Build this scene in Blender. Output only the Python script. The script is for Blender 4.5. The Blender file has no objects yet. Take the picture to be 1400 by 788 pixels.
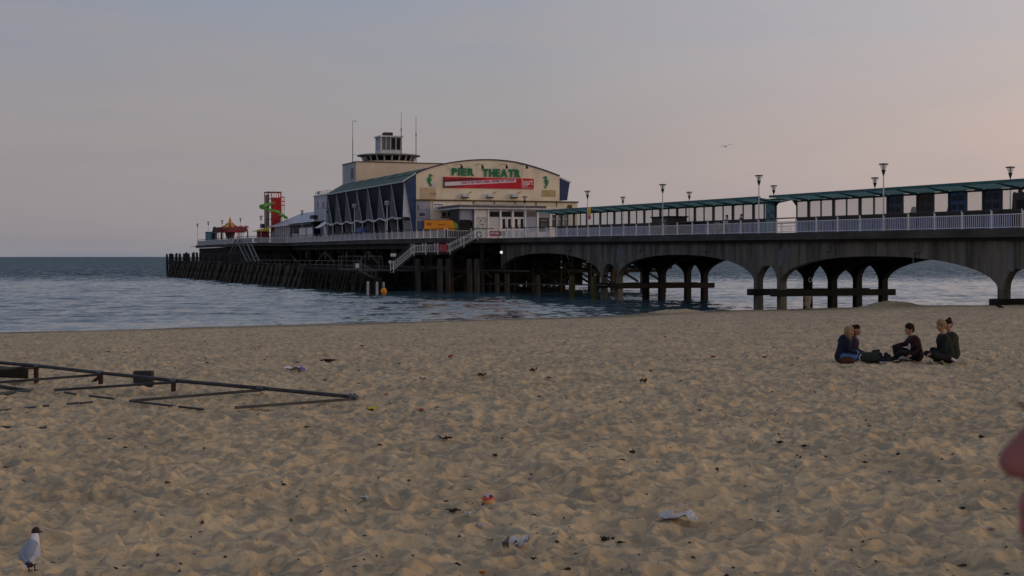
import bpy, bmesh, math, random
import numpy as np
from mathutils import Vector, Matrix, noise
random.seed(7); rng = np.random.default_rng(7)
PI = math.pi; R = math.radians
scn = bpy.context.scene
COL = scn.collection

# ------------------------------------------------------------------ camera
CAMZ = 4.25; F = 2040.0; HY = 351.3
cd = bpy.data.cameras.new("camera"); cam = bpy.data.objects.new("camera", cd); COL.objects.link(cam)
cam.location = (0, 0, CAMZ); cam.rotation_euler = (R(90), 0, 0)
cd.sensor_width = 36; cd.lens = F / 1400 * 36
cd.shift_y = (HY - 394) / 1400
cd.clip_start = 0.1; cd.clip_end = 60000
cd.dof.use_dof = True; cd.dof.focus_distance = 24; cd.dof.aperture_fstop = 9.0
scn.camera = cam

# ------------------------------------------------------------------ sky and sun
SUN_AZ = R(104); SUN_EL = R(7)            # azimuth clockwise from +Y (towards the sea), low in the west
scn.view_settings.view_transform = 'Standard'; scn.view_settings.look = 'None'
scn.view_settings.exposure = 0.0; scn.view_settings.gamma = 1.0
scn.render.film_transparent = False
w = bpy.data.worlds.new("World"); scn.world = w; w.use_nodes = True
nt = w.node_tree; nt.nodes.clear()
def N(t, tree=None, **k):
    n = (tree or nt).nodes.new(t)
    for a, b in k.items(): setattr(n, a, b)
    return n
out = N('ShaderNodeOutputWorld'); bg = N('ShaderNodeBackground')
sky = N('ShaderNodeTexSky', sky_type='NISHITA', sun_disc=False, sun_elevation=SUN_EL, sun_rotation=SUN_AZ,
        dust_density=4.0, ozone_density=1.5, air_density=1.0)
tc = N('ShaderNodeTexCoord'); sep = N('ShaderNodeSeparateXYZ')
nt.links.new(tc.outputs['Generated'], sep.inputs[0])
# thin dusk overcast: elevation ramp, warmed towards the sunset side
ramp = N('ShaderNodeValToRGB'); nt.links.new(sep.outputs['Z'], ramp.inputs[0])
cr = ramp.color_ramp; cr.elements[0].position = 0.0; cr.elements[0].color = (.226, .229, .257, 1)
cr.elements[1].position = 1.0; cr.elements[1].color = (.14, .19, .28, 1)
for p, c in ((.006, (.256, .238, .252, 1)), (.03, (.286, .257, .261, 1)), (.075, (.305, .280, .276, 1)), (.125, (.297, .294, .311, 1)),
             (.19, (.252, .290, .355, 1)), (.42, (.18, .225, .31, 1))):
    e = cr.elements.new(p); e.color = c
dotn = N('ShaderNodeVectorMath', operation='DOT_PRODUCT'); nt.links.new(tc.outputs['Generated'], dotn.inputs[0])
dotn.inputs[1].default_value = (math.sin(SUN_AZ), math.cos(SUN_AZ), 0.0)
wr = N('ShaderNodeValToRGB'); nt.links.new(N('ShaderNodeMapRange').outputs[0], wr.inputs[0])
mr = wr.inputs[0].links[0].from_node; nt.links.new(dotn.outputs['Value'], mr.inputs[0])
mr.inputs['From Min'].default_value = -1; mr.inputs['From Max'].default_value = 1
wc = wr.color_ramp
wc.elements[0].position = 0.0; wc.elements[0].color = (.48, .50, .55, 1)
wc.elements[1].position = 1.0; wc.elements[1].color = (1.0, .74, .56, 1)
for p, c in ((.25, (.535, .54, .57, 1)), (.38, (.60, .60, .61, 1)), (.47, (.77, .715, .695, 1)), (.57, (.955, .835, .755, 1)), (.75, (1.0, .80, .66, 1))):
    e = wc.elements.new(p); e.color = c
mul = N('ShaderNodeMix', data_type='RGBA', blend_type='MULTIPLY'); mul.inputs[0].default_value = 1
nt.links.new(ramp.outputs[0], mul.inputs[6]); nt.links.new(wr.outputs[0], mul.inputs[7])
gain = N('ShaderNodeVectorMath', operation='SCALE'); nt.links.new(mul.outputs[2], gain.inputs[0]); gain.inputs['Scale'].default_value = 2.0
# faint streaky cloud
mp = N('ShaderNodeMapping'); mp.inputs['Scale'].default_value = (1.6, 1.6, 9.0); mp.inputs['Rotation'].default_value = (0.12, 0.05, 0)
nt.links.new(tc.outputs['Generated'], mp.inputs[0])
nz = N('ShaderNodeTexNoise'); nz.inputs['Scale'].default_value = 2.4; nz.inputs['Detail'].default_value = 7; nz.inputs['Roughness'].default_value = .55; nz.inputs['Distortion'].default_value = .6
nt.links.new(mp.outputs[0], nz.inputs['Vector'])
cl = N('ShaderNodeMapRange'); nt.links.new(nz.outputs[0], cl.inputs[0])
cl.inputs['From Min'].default_value = .42; cl.inputs['From Max'].default_value = .66; cl.inputs['To Min'].default_value = 0; cl.inputs['To Max'].default_value = .52
cmix = N('ShaderNodeMix', data_type='RGBA'); nt.links.new(cl.outputs[0], cmix.inputs[0]); nt.links.new(gain.outputs[0], cmix.inputs[6])
cw = N('ShaderNodeVectorMath', operation='MULTIPLY'); nt.links.new(wr.outputs[0], cw.inputs[0]); cw.inputs[1].default_value = (.69, .61, .585)
nt.links.new(cw.outputs[0], cmix.inputs[7])
# a small share of the physical sky under the haze
sk = N('ShaderNodeVectorMath', operation='SCALE'); nt.links.new(sky.outputs[0], sk.inputs[0]); sk.inputs['Scale'].default_value = 0.05
fin = N('ShaderNodeMix', data_type='RGBA'); fin.inputs[0].default_value = .06
nt.links.new(cmix.outputs[2], fin.inputs[6]); nt.links.new(sk.outputs[0], fin.inputs[7])
nt.links.new(fin.outputs[2], bg.inputs['Color']); bg.inputs['Strength'].default_value = 1.0
nt.links.new(bg.outputs[0], out.inputs[0])
sl = bpy.data.lights.new("sun", 'SUN'); sl.energy = 0.42; sl.angle = R(6); sl.color = (1.0, .72, .48)
so = bpy.data.objects.new("sun", sl); COL.objects.link(so)
sd = Vector((math.sin(SUN_AZ) * math.cos(SUN_EL), math.cos(SUN_AZ) * math.cos(SUN_EL), math.sin(SUN_EL)))
so.rotation_euler = sd.to_track_quat('Z', 'Y').to_euler(); so.location = (80, -20, 40)

# ------------------------------------------------------------------ materials
MATS = {}
def mat(name, col, rough=.75, var=.18, scale=3.0, bump=.15, metal=0.0, col2=None, stretch=(1, 1, 1), det=6, bscale=None, spec=.35, lo=.35, hi=.65):
    if name in MATS: return MATS[name]
    m = bpy.data.materials.new(name); m.use_nodes = True; t = m.node_tree
    b = t.nodes['Principled BSDF']; b.inputs['Roughness'].default_value = rough; b.inputs['Metallic'].default_value = metal
    b.inputs['Specular IOR Level'].default_value = spec
    tcn = N('ShaderNodeTexCoord', t); mpn = N('ShaderNodeMapping', t); mpn.inputs['Scale'].default_value = stretch
    t.links.new(tcn.outputs['Object'], mpn.inputs[0])
    n1 = N('ShaderNodeTexNoise', t); n1.inputs['Scale'].default_value = scale; n1.inputs['Detail'].default_value = det; n1.inputs['Roughness'].default_value = .62
    t.links.new(mpn.outputs[0], n1.inputs['Vector'])
    r = N('ShaderNodeValToRGB', t); t.links.new(n1.outputs[0], r.inputs[0])
    c2 = col2 or tuple(min(1, c * (1 + var)) for c in col); c1 = col if col2 else tuple(c * (1 - var) for c in col)
    r.color_ramp.elements[0].position = lo; r.color_ramp.elements[0].color = (*c1, 1)
    r.color_ramp.elements[1].position = hi; r.color_ramp.elements[1].color = (*c2, 1)
    t.links.new(r.outputs[0], b.inputs['Base Color'])
    if bump:
        n2 = N('ShaderNodeTexNoise', t); n2.inputs['Scale'].default_value = bscale or scale * 6; n2.inputs['Detail'].default_value = 4
        t.links.new(mpn.outputs[0], n2.inputs['Vector'])
        bp = N('ShaderNodeBump', t); bp.inputs['Strength'].default_value = bump; bp.inputs['Distance'].default_value = .02
        t.links.new(n2.outputs[0], bp.inputs['Height']); t.links.new(bp.outputs[0], b.inputs['Normal'])
    MATS[name] = m; return m
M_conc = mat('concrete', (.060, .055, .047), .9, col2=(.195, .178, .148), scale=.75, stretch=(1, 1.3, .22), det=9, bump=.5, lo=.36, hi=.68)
M_conc_d = mat('concrete_dark', (.009, .009, .009), .9, col2=(.024, .023, .021), scale=.8, stretch=(1, 1, .35), bump=.4)  # shade under the arches put into the colour; dark joints and faces share it
M_edge = mat('deck_edge_concrete', (.034, .033, .030), .9, col2=(.080, .075, .066), scale=.7, stretch=(1, .4, 1), bump=.3)
M_patch = mat('pale_repair_render', (.10, .105, .11), .9, col2=(.17, .175, .18), scale=1.2, stretch=(1, 1, .4))
M_plank = mat('deck_timber', (.30, .26, .21), .85, scale=2, stretch=(4, .5, 1))
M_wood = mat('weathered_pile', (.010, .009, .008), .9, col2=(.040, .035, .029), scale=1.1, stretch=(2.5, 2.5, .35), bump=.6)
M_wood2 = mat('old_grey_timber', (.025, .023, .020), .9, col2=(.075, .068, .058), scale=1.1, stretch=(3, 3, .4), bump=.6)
M_woodx = mat('sunlit_timber', (.05, .03, .018), .85, col2=(.12, .07, .04), scale=1.3, stretch=(3, 3, .4), bump=.5)  # for piles the low sun catches, its warm light put into the colour
M_weed = mat('weedy_timber', (.045, .045, .014), .9, col2=(.10, .085, .03), scale=1.5, stretch=(2, 2, .5), bump=.5)
M_white = mat('white_paint', (.70, .71, .74), .5, var=.10, scale=2.0, bump=.05)
M_offw = mat('off_white_paint', (.52, .54, .57), .6, var=.14, scale=1.2, bump=.08)
M_dark = mat('dark_paint', (.020, .020, .022), .5, var=.3, scale=2, bump=.05)
M_hand = mat('dark_handrail_wood', (.035, .025, .022), .6, var=.3, scale=2, bump=.1)
M_blue = mat('blue_panel', (.085, .12, .30), .55, var=.22, scale=.8, bump=.05)
M_blued = mat('navy_panel', (.012, .035, .115), .45, var=.25, scale=.6, bump=.04)
M_teal = mat('teal_roof_paint', (.030, .115, .130), .5, var=.25, scale=.9, bump=.1)
M_tealm = mat('teal_soffit', (.30, .50, .48), .6, var=.25, scale=.7, bump=.1)
_t = M_tealm.node_tree; _p = _t.nodes['Principled BSDF']; _tr = N('ShaderNodeBsdfTranslucent', _t); _tr.inputs['Color'].default_value = (.14, .27, .27, 1); _ms = N('ShaderNodeMixShader', _t); _ms.inputs[0].default_value = .45
_o = [n for n in _t.nodes if n.type == 'OUTPUT_MATERIAL'][0]; _t.links.new(_p.outputs[0], _ms.inputs[1]); _t.links.new(_tr.outputs[0], _ms.inputs[2]); _t.links.new(_ms.outputs[0], _o.inputs[0])   # translucent roof sheets
M_green = mat('green_roof_sheet', (.014, .070, .050), .55, var=.28, scale=.5, stretch=(3, .6, 1), bump=.12)
M_cream = mat('cream_render', (.62, .54, .405), .8, col2=(.82, .73, .56), scale=.45, stretch=(1, 1, .5), bump=.12, lo=.3, hi=.6)
M_creamd = mat('cream_block', (.58, .49, .39), .8, col2=(.70, .60, .48), scale=.25, stretch=(1, 1, .6), bump=.1)
M_trim = mat('purple_trim', (.045, .035, .09), .6, var=.2, bump=.03)
M_brown = mat('brown_trim', (.085, .06, .035), .7, var=.2, bump=.03)
M_lav = mat('lavender_panel', (.30, .32, .42), .6, var=.12, scale=1.2, bump=.04)
M_glassd = mat('dark_glazing', (.008, .010, .016), .25, var=.4, scale=.5, bump=0, spec=.15)
M_glassn = mat('navy_glazing', (.005, .010, .030), .45, var=.5, scale=.35, bump=0, spec=.08)
M_red = mat('red_paint', (.40, .012, .015), .5, var=.25, scale=1, bump=.05)
M_redb = mat('banner_red', (.52, .010, .030), .6, var=.15, scale=.5, bump=0.02)
M_redd = mat('dark_red', (.15, .01, .02), .6, var=.3, scale=.8, bump=0.02)
M_lgreen = mat('letter_green', (.008, .17, .07), .5, var=.2, bump=.02)
M_slide = mat('slide_green', (.10, .36, .03), .4, var=.2, bump=.02)
mat('fin_shaded', (.22, .24, .28), .7, var=.15, bump=.03)  # white fins with their shade put into the colour
M_yel = mat('yellow_canvas', (.50, .36, .06), .7, var=.2, bump=.08)
M_org = mat('orange_paint', (.62, .24, .012), .5, var=.14, scale=.8, bump=.05)
M_orange = mat('buoy_orange', (.75, .28, .02), .45, var=.15, bump=.03)
M_grey = mat('grey_metal', (.13, .135, .14), .5, var=.2, metal=.3, bump=.05)
M_galv = mat('galvanised_steel', (.026, .027, .031), .5, col2=(.065, .066, .074), scale=3, metal=.3, bump=.15)
M_rust = mat('rusty_iron', (.09, .03, .012), .9, col2=(.17, .065, .03), scale=6, bump=.4)
M_skyblue = mat('pale_blue_panel', (.24, .40, .62), .6, var=.15, bump=.03)
M_cyan = mat('cyan_panel', (.04, .16, .24), .6, var=.2, bump=.03)
M_pale = mat('pale_roof_sheet', (.36, .40, .47), .5, var=.12, scale=.5, stretch=(3, .6, 1), bump=.08)
M_black = mat('black_void', (.006, .006, .007), .8, var=.3, bump=.05)
M_poster = mat('poster_print', (.10, .11, .13), .7, col2=(.60, .61, .62), scale=5.5, bump=0, lo=.42, hi=.52)
M_pink = mat('pink_flag', (.55, .06, .16), .7, bump=.03)
M_ylw = mat('yellow_flag', (.62, .46, .04), .7, bump=.03)
m = bpy.data.materials.new('lantern_glass'); m.use_nodes = True
_b = m.node_tree.nodes['Principled BSDF']; _b.inputs['Base Color'].default_value = (.75, .76, .78, 1); _b.inputs['Roughness'].default_value = .25
_b.inputs['Transmission Weight'].default_value = .0; _b.inputs['Alpha'].default_value = .42
M_lglass = m
m = bpy.data.materials.new('pane_glass'); m.use_nodes = True
_b = m.node_tree.nodes['Principled BSDF']; _b.inputs['Base Color'].default_value = (.60, .66, .66, 1); _b.inputs['Roughness'].default_value = .15
_b.inputs['Alpha'].default_value = .28
M_pane = m
m = bpy.data.materials.new('lit_bulkhead'); m.use_nodes = True
_b = m.node_tree.nodes['Principled BSDF']; _b.inputs['Base Color'].default_value = (.8, .8, .75, 1)
_b.inputs['Emission Color'].default_value = (1, .95, .85, 1); _b.inputs['Emission Strength'].default_value = .75
M_lit = m

# ------------------------------------------------------------------ frames
TH = math.atan(.3676); ST, CT = math.sin(TH), math.cos(TH)
ROT = Matrix.Rotation(TH, 4, 'Z')
def l2w(p):  # pier frame (d across, s along, z) -> world
    return Vector((p[0] * CT - p[1] * ST, p[0] * ST + p[1] * CT, p[2]))
def tx(px): return (px - 700.0) / F
def zat(py, Y): return CAMZ + (HY - py) / F * Y
def onD(px, py, d):   # point of the plane d = const seen at a pixel of the photograph
    Y = d / (ST + tx(px) * CT); s = (Y - d * ST) / CT
    return Vector((d, s, zat(py, Y)))
def sD(px, d): return onD(px, 0, d).y
def onS(px, py, s):
    d = s * (ST + tx(px) * CT) / (CT - tx(px) * ST); Y = d * ST + s * CT
    return Vector((d, s, zat(py, Y)))
def dS(px, s): return onS(px, 0, s).x
_dk = [(0, 1.15), (60, 1.50), (90, 1.70), (137, 1.93), (165, 2.13), (211, 2.33), (265, 2.42), (400, 2.40)]
def deckY(Y): return CAMZ + float(np.interp(Y, [a for a, b in _dk], [b for a, b in _dk]))
def deck(s, d=60.0): return deckY(60 * ST + s * CT)

ORG = {}
def tag(o, label=None, cat=None, group=None, kind=None):
    if label: o['label'] = label
    if cat: o['category'] = cat
    if group: o['group'] = group
    if kind: o['kind'] = kind
    return o
def thing(name, label, cat, base, group=None, pier=True):
    o = bpy.data.objects.new(name, None); COL.objects.link(o)
    o.empty_display_size = .3
    if pier: o.location = l2w(base); o.rotation_euler = (0, 0, TH)
    else: o.location = base
    ORG[o.name] = Vector(base) if pier else Vector((0, 0, 0))
    return tag(o, label, cat, group)
class MB:
    def __init__(s): s.v = []; s.f = []; s.mi = []; s.m = 0
    def add(s, vs, fs):
        b = len(s.v); s.v += [tuple(v) for v in vs]; s.f += [tuple(b + i for i in f) for f in fs]; s.mi += [s.m] * len(fs); return s
    def box(s, a, b):
        (x0, y0, z0), (x1, y1, z1) = a, b
        x0, x1 = min(x0, x1), max(x0, x1); y0, y1 = min(y0, y1), max(y0, y1); z0, z1 = min(z0, z1), max(z0, z1)
        return s.add([(x0, y0, z0), (x1, y0, z0), (x1, y1, z0), (x0, y1, z0), (x0, y0, z1), (x1, y0, z1), (x1, y1, z1), (x0, y1, z1)],
                     [(0, 3, 2, 1), (4, 5, 6, 7), (0, 1, 5, 4), (1, 2, 6, 5), (2, 3, 7, 6), (3, 0, 4, 7)])
    def bar(s, p, q, w, h=None, up=(0, 0, 1)):
        p, q = Vector(p), Vector(q); h = h or w; t = (q - p).normalized(); u = Vector(up)
        if abs(t.dot(u)) > .98: u = Vector((1, 0, 0))
        a = t.cross(u).normalized() * w / 2; c = a.cross(t).normalized() * h / 2
        vs = [p - a - c, p + a - c, p + a + c, p - a + c, q - a - c, q + a - c, q + a + c, q - a + c]
        return s.add(vs, [(0, 1, 2, 3), (7, 6, 5, 4), (0, 4, 5, 1), (1, 5, 6, 2), (2, 6, 7, 3), (3, 7, 4, 0)])
    def tube(s, p, q, r0, r1=None, n=8, cap=True):
        p, q = Vector(p), Vector(q); r1 = r0 if r1 is None else r1; t = (q - p).normalized()
        u = Vector((0, 0, 1)) if abs(t.z) < .9 else Vector((1, 0, 0)); a = t.cross(u).normalized(); c = t.cross(a)
        vs = [];
        for k in range(n):
            e = a * math.cos(2 * PI * k / n) + c * math.sin(2 * PI * k / n); vs += [p + e * r0, q + e * r1]
        fs = [(2 * k, 2 * k + 1, (2 * k + 3) % (2 * n), (2 * k + 2) % (2 * n)) for k in range(n)]
        if cap: fs += [tuple(2 * k for k in range(n)), tuple(2 * k + 1 for k in reversed(range(n)))]
        return s.add(vs, fs)
    def path(s, pts, r, n=7):
        for a, b in zip(pts, pts[1:]): s.tube(a, b, r, r, n)
        return s
    def lathe(s, c, prof, n=12):
        c = Vector(c); vs = []; fs = []
        for r, z in prof:
            for k in range(n): vs.append(c + Vector((r * math.cos(2 * PI * k / n), r * math.sin(2 * PI * k / n), z)))
        for j in range(len(prof) - 1):
            for k in range(n): fs.append((j * n + k, j * n + (k + 1) % n, (j + 1) * n + (k + 1) % n, (j + 1) * n + k))
        fs += [tuple(reversed(range(n))), tuple((len(prof) - 1) * n + k for k in range(n))]
        return s.add(vs, fs)
    def prism(s, poly, off):
        n = len(poly); off = Vector(off); p = [Vector(x) for x in poly]
        vs = p + [x + off for x in p]
        return s.add(vs, [tuple(range(n)), tuple(reversed(range(n, 2 * n)))] + [(i, n + i, n + (i + 1) % n, (i + 1) % n) for i in range(n)])
    def strip(s, a, b):   # two equal-length polylines -> quads
        n = len(a); return s.add(list(a) + list(b), [(i, i + 1, n + i + 1, n + i) for i in range(n - 1)])
    def ball(s, c, r, n=10, m=7, sc=(1, 1, 1)):
        c = Vector(c); prof = [(max(1e-4, math.sin(PI * j / m)) * r, -math.cos(PI * j / m) * r) for j in range(m + 1)]
        b = len(s.v); s.lathe((0, 0, 0), prof, n)
        for i in range(b, len(s.v)): x = s.v[i]; s.v[i] = (c.x + x[0] * sc[0], c.y + x[1] * sc[1], c.z + x[2] * sc[2])
        return s
    def mesh(s, name, mats, org=(0, 0, 0), smooth=False):
        me = bpy.data.meshes.new(name); o = Vector(org)
        me.from_pydata([(v[0] - o.x, v[1] - o.y, v[2] - o.z) for v in s.v], [], s.f)
        for mm in (mats if isinstance(mats, (list, tuple)) else [mats]): me.materials.append(mm)
        if any(s.mi): me.polygons.foreach_set('material_index', s.mi)
        bm = bmesh.new(); bm.from_mesh(me); bmesh.ops.recalc_face_normals(bm, faces=bm.faces); bm.to_mesh(me); bm.free()
        if smooth: me.polygons.foreach_set('use_smooth', [True] * len(me.polygons))
        me.update(); return me
    def build(s, name, mats, parent, smooth=False, label=None, kind=None, bevel=0):
        org = ORG[parent.name]; me = s.mesh(name, mats, org, smooth)
        if bevel:
            bm = bmesh.new(); bm.from_mesh(me); bmesh.ops.bevel(bm, geom=bm.edges[:], offset=bevel, segments=1, affect='EDGES'); bm.to_mesh(me); bm.free()
        o = bpy.data.objects.new(name, me); COL.objects.link(o); o.parent = parent; ORG[o.name] = org
        return tag(o, label, kind=kind)
    def solo(s, name, mats, label, cat, base, group=None, pier=True, smooth=False, kind=None):
        me = s.mesh(name, mats, base, smooth); o = bpy.data.objects.new(name, me); COL.objects.link(o)
        if pier: o.location = l2w(base); o.rotation_euler = (0, 0, TH)
        else: o.location = base
        return tag(o, label, cat, group, kind)
def piece(name, me, parent, loc, rz=0, rot=None):
    o = bpy.data.objects.new(name, me); COL.objects.link(o); o.parent = parent
    o.location = Vector(loc) - ORG[parent.name]; o.rotation_euler = rot or (0, 0, rz); ORG[o.name] = ORG[parent.name]; return o
def copy_tree(src, parent=None):
    c = src.copy(); COL.objects.link(c)
    if parent: c.parent = parent
    for ch in list(src.children): copy_tree(ch, c)
    return c
def text_mesh(body, size, mt, extrude=.02, offset=0.0, sx=1.0):
    cu = bpy.data.curves.new('lettering', 'FONT'); cu.body = body; cu.size = size; cu.extrude = extrude; cu.offset = offset
    cu.align_x = 'LEFT'; cu.resolution_u = 3; cu.space_character = 1.0
    o = bpy.data.objects.new('lettering', cu); COL.objects.link(o)
    dg = bpy.context.evaluated_depsgraph_get(); me = bpy.data.meshes.new_from_object(o.evaluated_get(dg))
    bpy.data.objects.remove(o); bpy.data.curves.remove(cu)
    me.name = 'lettering'; me.materials.clear(); me.materials.append(mt)
    xs = [v.co.x for v in me.vertices] or [0]
    for v in me.vertices: v.co = Vector(((v.co.x - min(xs)) * sx, 0 - v.co.z, v.co.y))   # stands upright in x-z, faces -y
    me.update(); return me, (max(xs) - min(xs)) * sx

# ------------------------------------------------------------------ sand
_ex = [-700, 0, 230, 450, 700, 860, 930, 1000, 1100, 1150, 1215, 1300, 1370, 1500, 2200]
_ey = [457, 455, 449, 443, 436, 431, 427.5, 424.5, 422.5, 420.5, 418.3, 417.6, 417.2, 416.5, 416]
_eY = [80, 83.6, 88.7, 94.5, 102.4, 108.8, 113, 118.5, 119, 116, 108, 98, 93, 88, 70]
def base_h(X, Y):
    Y = np.maximum(Y, .01); px = 700 + F * X / np.maximum(Y, 8.0)
    yE = np.interp(px, _ex, _ey); YE = np.interp(px, _ex, _eY); zE = CAMZ - (yE - HY) / F * YE
    near = np.interp(Y, [0, 4, 9, 20, 32], [2.62, 2.38, 2.12, 2.02, 1.93])
    t = np.clip((Y - 32) / np.maximum(YE - 32, 1), 0, 1)
    far = 1.93 + (zE - 1.93) * t
    out_ = np.where(Y < 32, near, far)
    out_ = np.where(Y > YE, zE - (Y - YE) * .09, out_)
    return np.maximum(out_, -3.0)
def _bump(X, Y, px, py, r, h, ry=None, hh=2.0):
    Yc = 0; drop = CAMZ - 1.0
    # place by the ground point seen at that pixel
    y = 20.0
    for _ in range(60):
        x = tx(px) * y; g = float(base_h(np.array([x]), np.array([y]))[0]); yn = (CAMZ - g) * F / (py - HY); y = .6 * y + .4 * yn
    x = tx(px) * y; ry = ry or r
    return h * np.exp(-(((X - x) / r) ** 2 + ((Y - y) / ry) ** 2) ** 1.3)
def hash2(ix, iy, k):
    n = (ix.astype(np.int64) * 374761393 + iy.astype(np.int64) * 668265263 + k * 1274126177) & 0x7fffffff
    n = ((n ^ (n >> 13)) * 1274126177) & 0x7fffffff
    n = ((n ^ (n >> 15)) * 2246822519) & 0x7fffffff
    return ((n ^ (n >> 16)) & 0xffffff) / float(0xffffff)
def vnoise(X, Y, k):
    ix = np.floor(X); iy = np.floor(Y); fx = X - ix; fy = Y - iy
    fx = fx * fx * (3 - 2 * fx); fy = fy * fy * (3 - 2 * fy)
    a = hash2(ix, iy, k); b = hash2(ix + 1, iy, k); c = hash2(ix, iy + 1, k); d = hash2(ix + 1, iy + 1, k)
    return (a * (1 - fx) + b * fx) * (1 - fy) + (c * (1 - fx) + d * fx) * fy - .5
def prints(X, Y, cell, k):     # overlapping footprint hollows with raised rims
    gx = X / cell; gy = Y / cell; ix = np.floor(gx); iy = np.floor(gy); res = np.zeros_like(X)
    for dx in (-1, 0, 1):
        for dy in (-1, 0, 1):
            cx = ix + dx; cy = iy + dy
            px = cx + hash2(cx, cy, k) ; py = cy + hash2(cx, cy, k + 1)
            an = hash2(cx, cy, k + 2) * PI; el = .75 + .5 * hash2(cx, cy, k + 3); st = hash2(cx, cy, k + 4)
            ux = (gx - px) * np.cos(an) + (gy - py) * np.sin(an); uy = -(gx - px) * np.sin(an) + (gy - py) * np.cos(an)
            r2 = (ux * 1.35 * el) ** 2 + (uy * 2.3) ** 2
            res += (st ** .7) * (-np.exp(-r2 * 3.0) + .42 * np.exp(-(np.sqrt(r2) - .95) ** 2 * 9))
    return res
def bowls(X, Y, cell, k):      # hollows that cut into each other, crisp ridges between
    gx = X / cell; gy = Y / cell; ix = np.floor(gx); iy = np.floor(gy); res = np.full_like(X, 9.0)
    for dx in (-1, 0, 1):
        for dy in (-1, 0, 1):
            cx = ix + dx; cy = iy + dy
            px = cx + .1 + .8 * hash2(cx, cy, k); py = cy + .1 + .8 * hash2(cx, cy, k + 1)
            an = hash2(cx, cy, k + 2) * PI; q = .65 + .6 * hash2(cx, cy, k + 3); dz = .55 * hash2(cx, cy, k + 4)
            ux = (gx - px) * np.cos(an) + (gy - py) * np.sin(an); uy = -(gx - px) * np.sin(an) + (gy - py) * np.cos(an)
            res = np.minimum(res, (ux * q) ** 2 * 1.5 + (uy * 1.25) ** 2 * 1.5 + dz)
    return np.minimum(res, 1.15)
def sand_detail(X, Y):
    wx = X + .25 * vnoise(X * 1.6, Y * 1.6, 11); wy = Y + .25 * vnoise(X * 1.6, Y * 1.6, 12)
    h = .088 * bowls(wx, wy, .29, 3) + .040 * bowls(wx + 7.3, wy + 3.1, .15, 23) + .02 * prints(wx, wy, .55, 63) - .10
    h += .06 * vnoise(X * .45, Y * .45, 5) + .05 * vnoise(X * 1.3, Y * 1.3, 6) + .026 * vnoise(X * 4.5, Y * 4.5, 7) + .008 * vnoise(X * 14, Y * 14, 8)
    return h
def sand_h(X, Y, detail=True):
    X = np.atleast_1d(np.asarray(X, float)); Y = np.atleast_1d(np.asarray(Y, float))
    b = base_h(X, Y)
    px = 700 + F * X / np.maximum(Y, 8.0); YE = np.interp(px, _ex, _eY)
    if detail:
        fade = np.clip((YE + 1 - Y) / 14, .12, 1) * np.clip((b + .3) / .6, .1, 1)
        b = b + sand_detail(X, Y) * fade
    for a in MOUNDS: b = b + a(X, Y)
    if detail: b = b + .05 * vnoise(X * .22, Y * .22, 71) + .03 * vnoise(X * .7, Y * .7, 72)
    return b
MOUNDS = []
def add_mound(px, py, r, h, ry=None):
    y = 20.0
    for _ in range(80):
        x = tx(px) * y; g = float(base_h(np.array([x]), np.array([y]))[0]); y = .6 * y + .4 * (CAMZ - g) * F / (py - HY)
    x = tx(px) * y; ry_ = ry or r
    MOUNDS.append(lambda X, Y: h * np.exp(-(((X - x) / r) ** 2 + ((Y - y) / ry_) ** 2) ** 1.2) * (1 + .35 * vnoise(X * 2.2, Y * 2.2, 31)))
add_mound(1216, 419.5, 1.7, .42); add_mound(925, 428.5, 2.0, .30); add_mound(1165, 437, 1.6, .14); add_mound(1125, 441, 1.3, .12, .7)
add_mound(1140, 438.5, 1.5, -.12, .7); add_mound(1310, 492, .5, .05); add_mound(430, 488, 1.2, .09, .5)
_gy = np.concatenate([np.arange(8, 45, .015), np.arange(45, 140, .08)])
def ground(px, py, rise=0.0):     # first point of the real, trampled surface met by the line of sight
    xs = tx(px) * _gy; h = sand_h(xs, _gy) + rise; zr = CAMZ - (py - HY) / F * _gy
    k = int(np.argmax(h >= zr)); return Vector((float(xs[k]), float(_gy[k]), float(h[k])))
def polar_sheet(name, us, Ys, zfun):
    U, YY = np.meshgrid(us, Ys); X = U * YY; Z = zfun(X, YY)
    v = np.stack([X, YY, Z], -1).reshape(-1, 3); nr, nc = len(Ys), len(us)
    i = np.arange((nr - 1) * (nc - 1)); r_ = i // (nc - 1); c = i % (nc - 1); a = r_ * nc + c
    q = np.stack([a, a + 1, a + nc + 1, a + nc], 1)
    me = bpy.data.meshes.new(name); me.vertices.add(len(v)); me.vertices.foreach_set('co', v.ravel())
    me.loops.add(q.size); me.loops.foreach_set('vertex_index', q.ravel().astype(np.int32))
    me.polygons.add(len(q)); me.polygons.foreach_set('loop_start', (np.arange(len(q)) * 4).astype(np.int32)); me.polygons.foreach_set('loop_total', np.full(len(q), 4, np.int32))
    me.polygons.foreach_set('use_smooth', np.ones(len(q), bool)); me.update(calc_edges=True); me.validate()
    return me
pys = np.concatenate([np.linspace(1250, 800, 40), np.linspace(798, 415.5, 640)])
Ys = np.concatenate([[.3, .8, 1.4], (2.05 * F) / (pys - HY)]); Ys = Ys[np.concatenate([[True], np.diff(Ys) > 0])]
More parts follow.
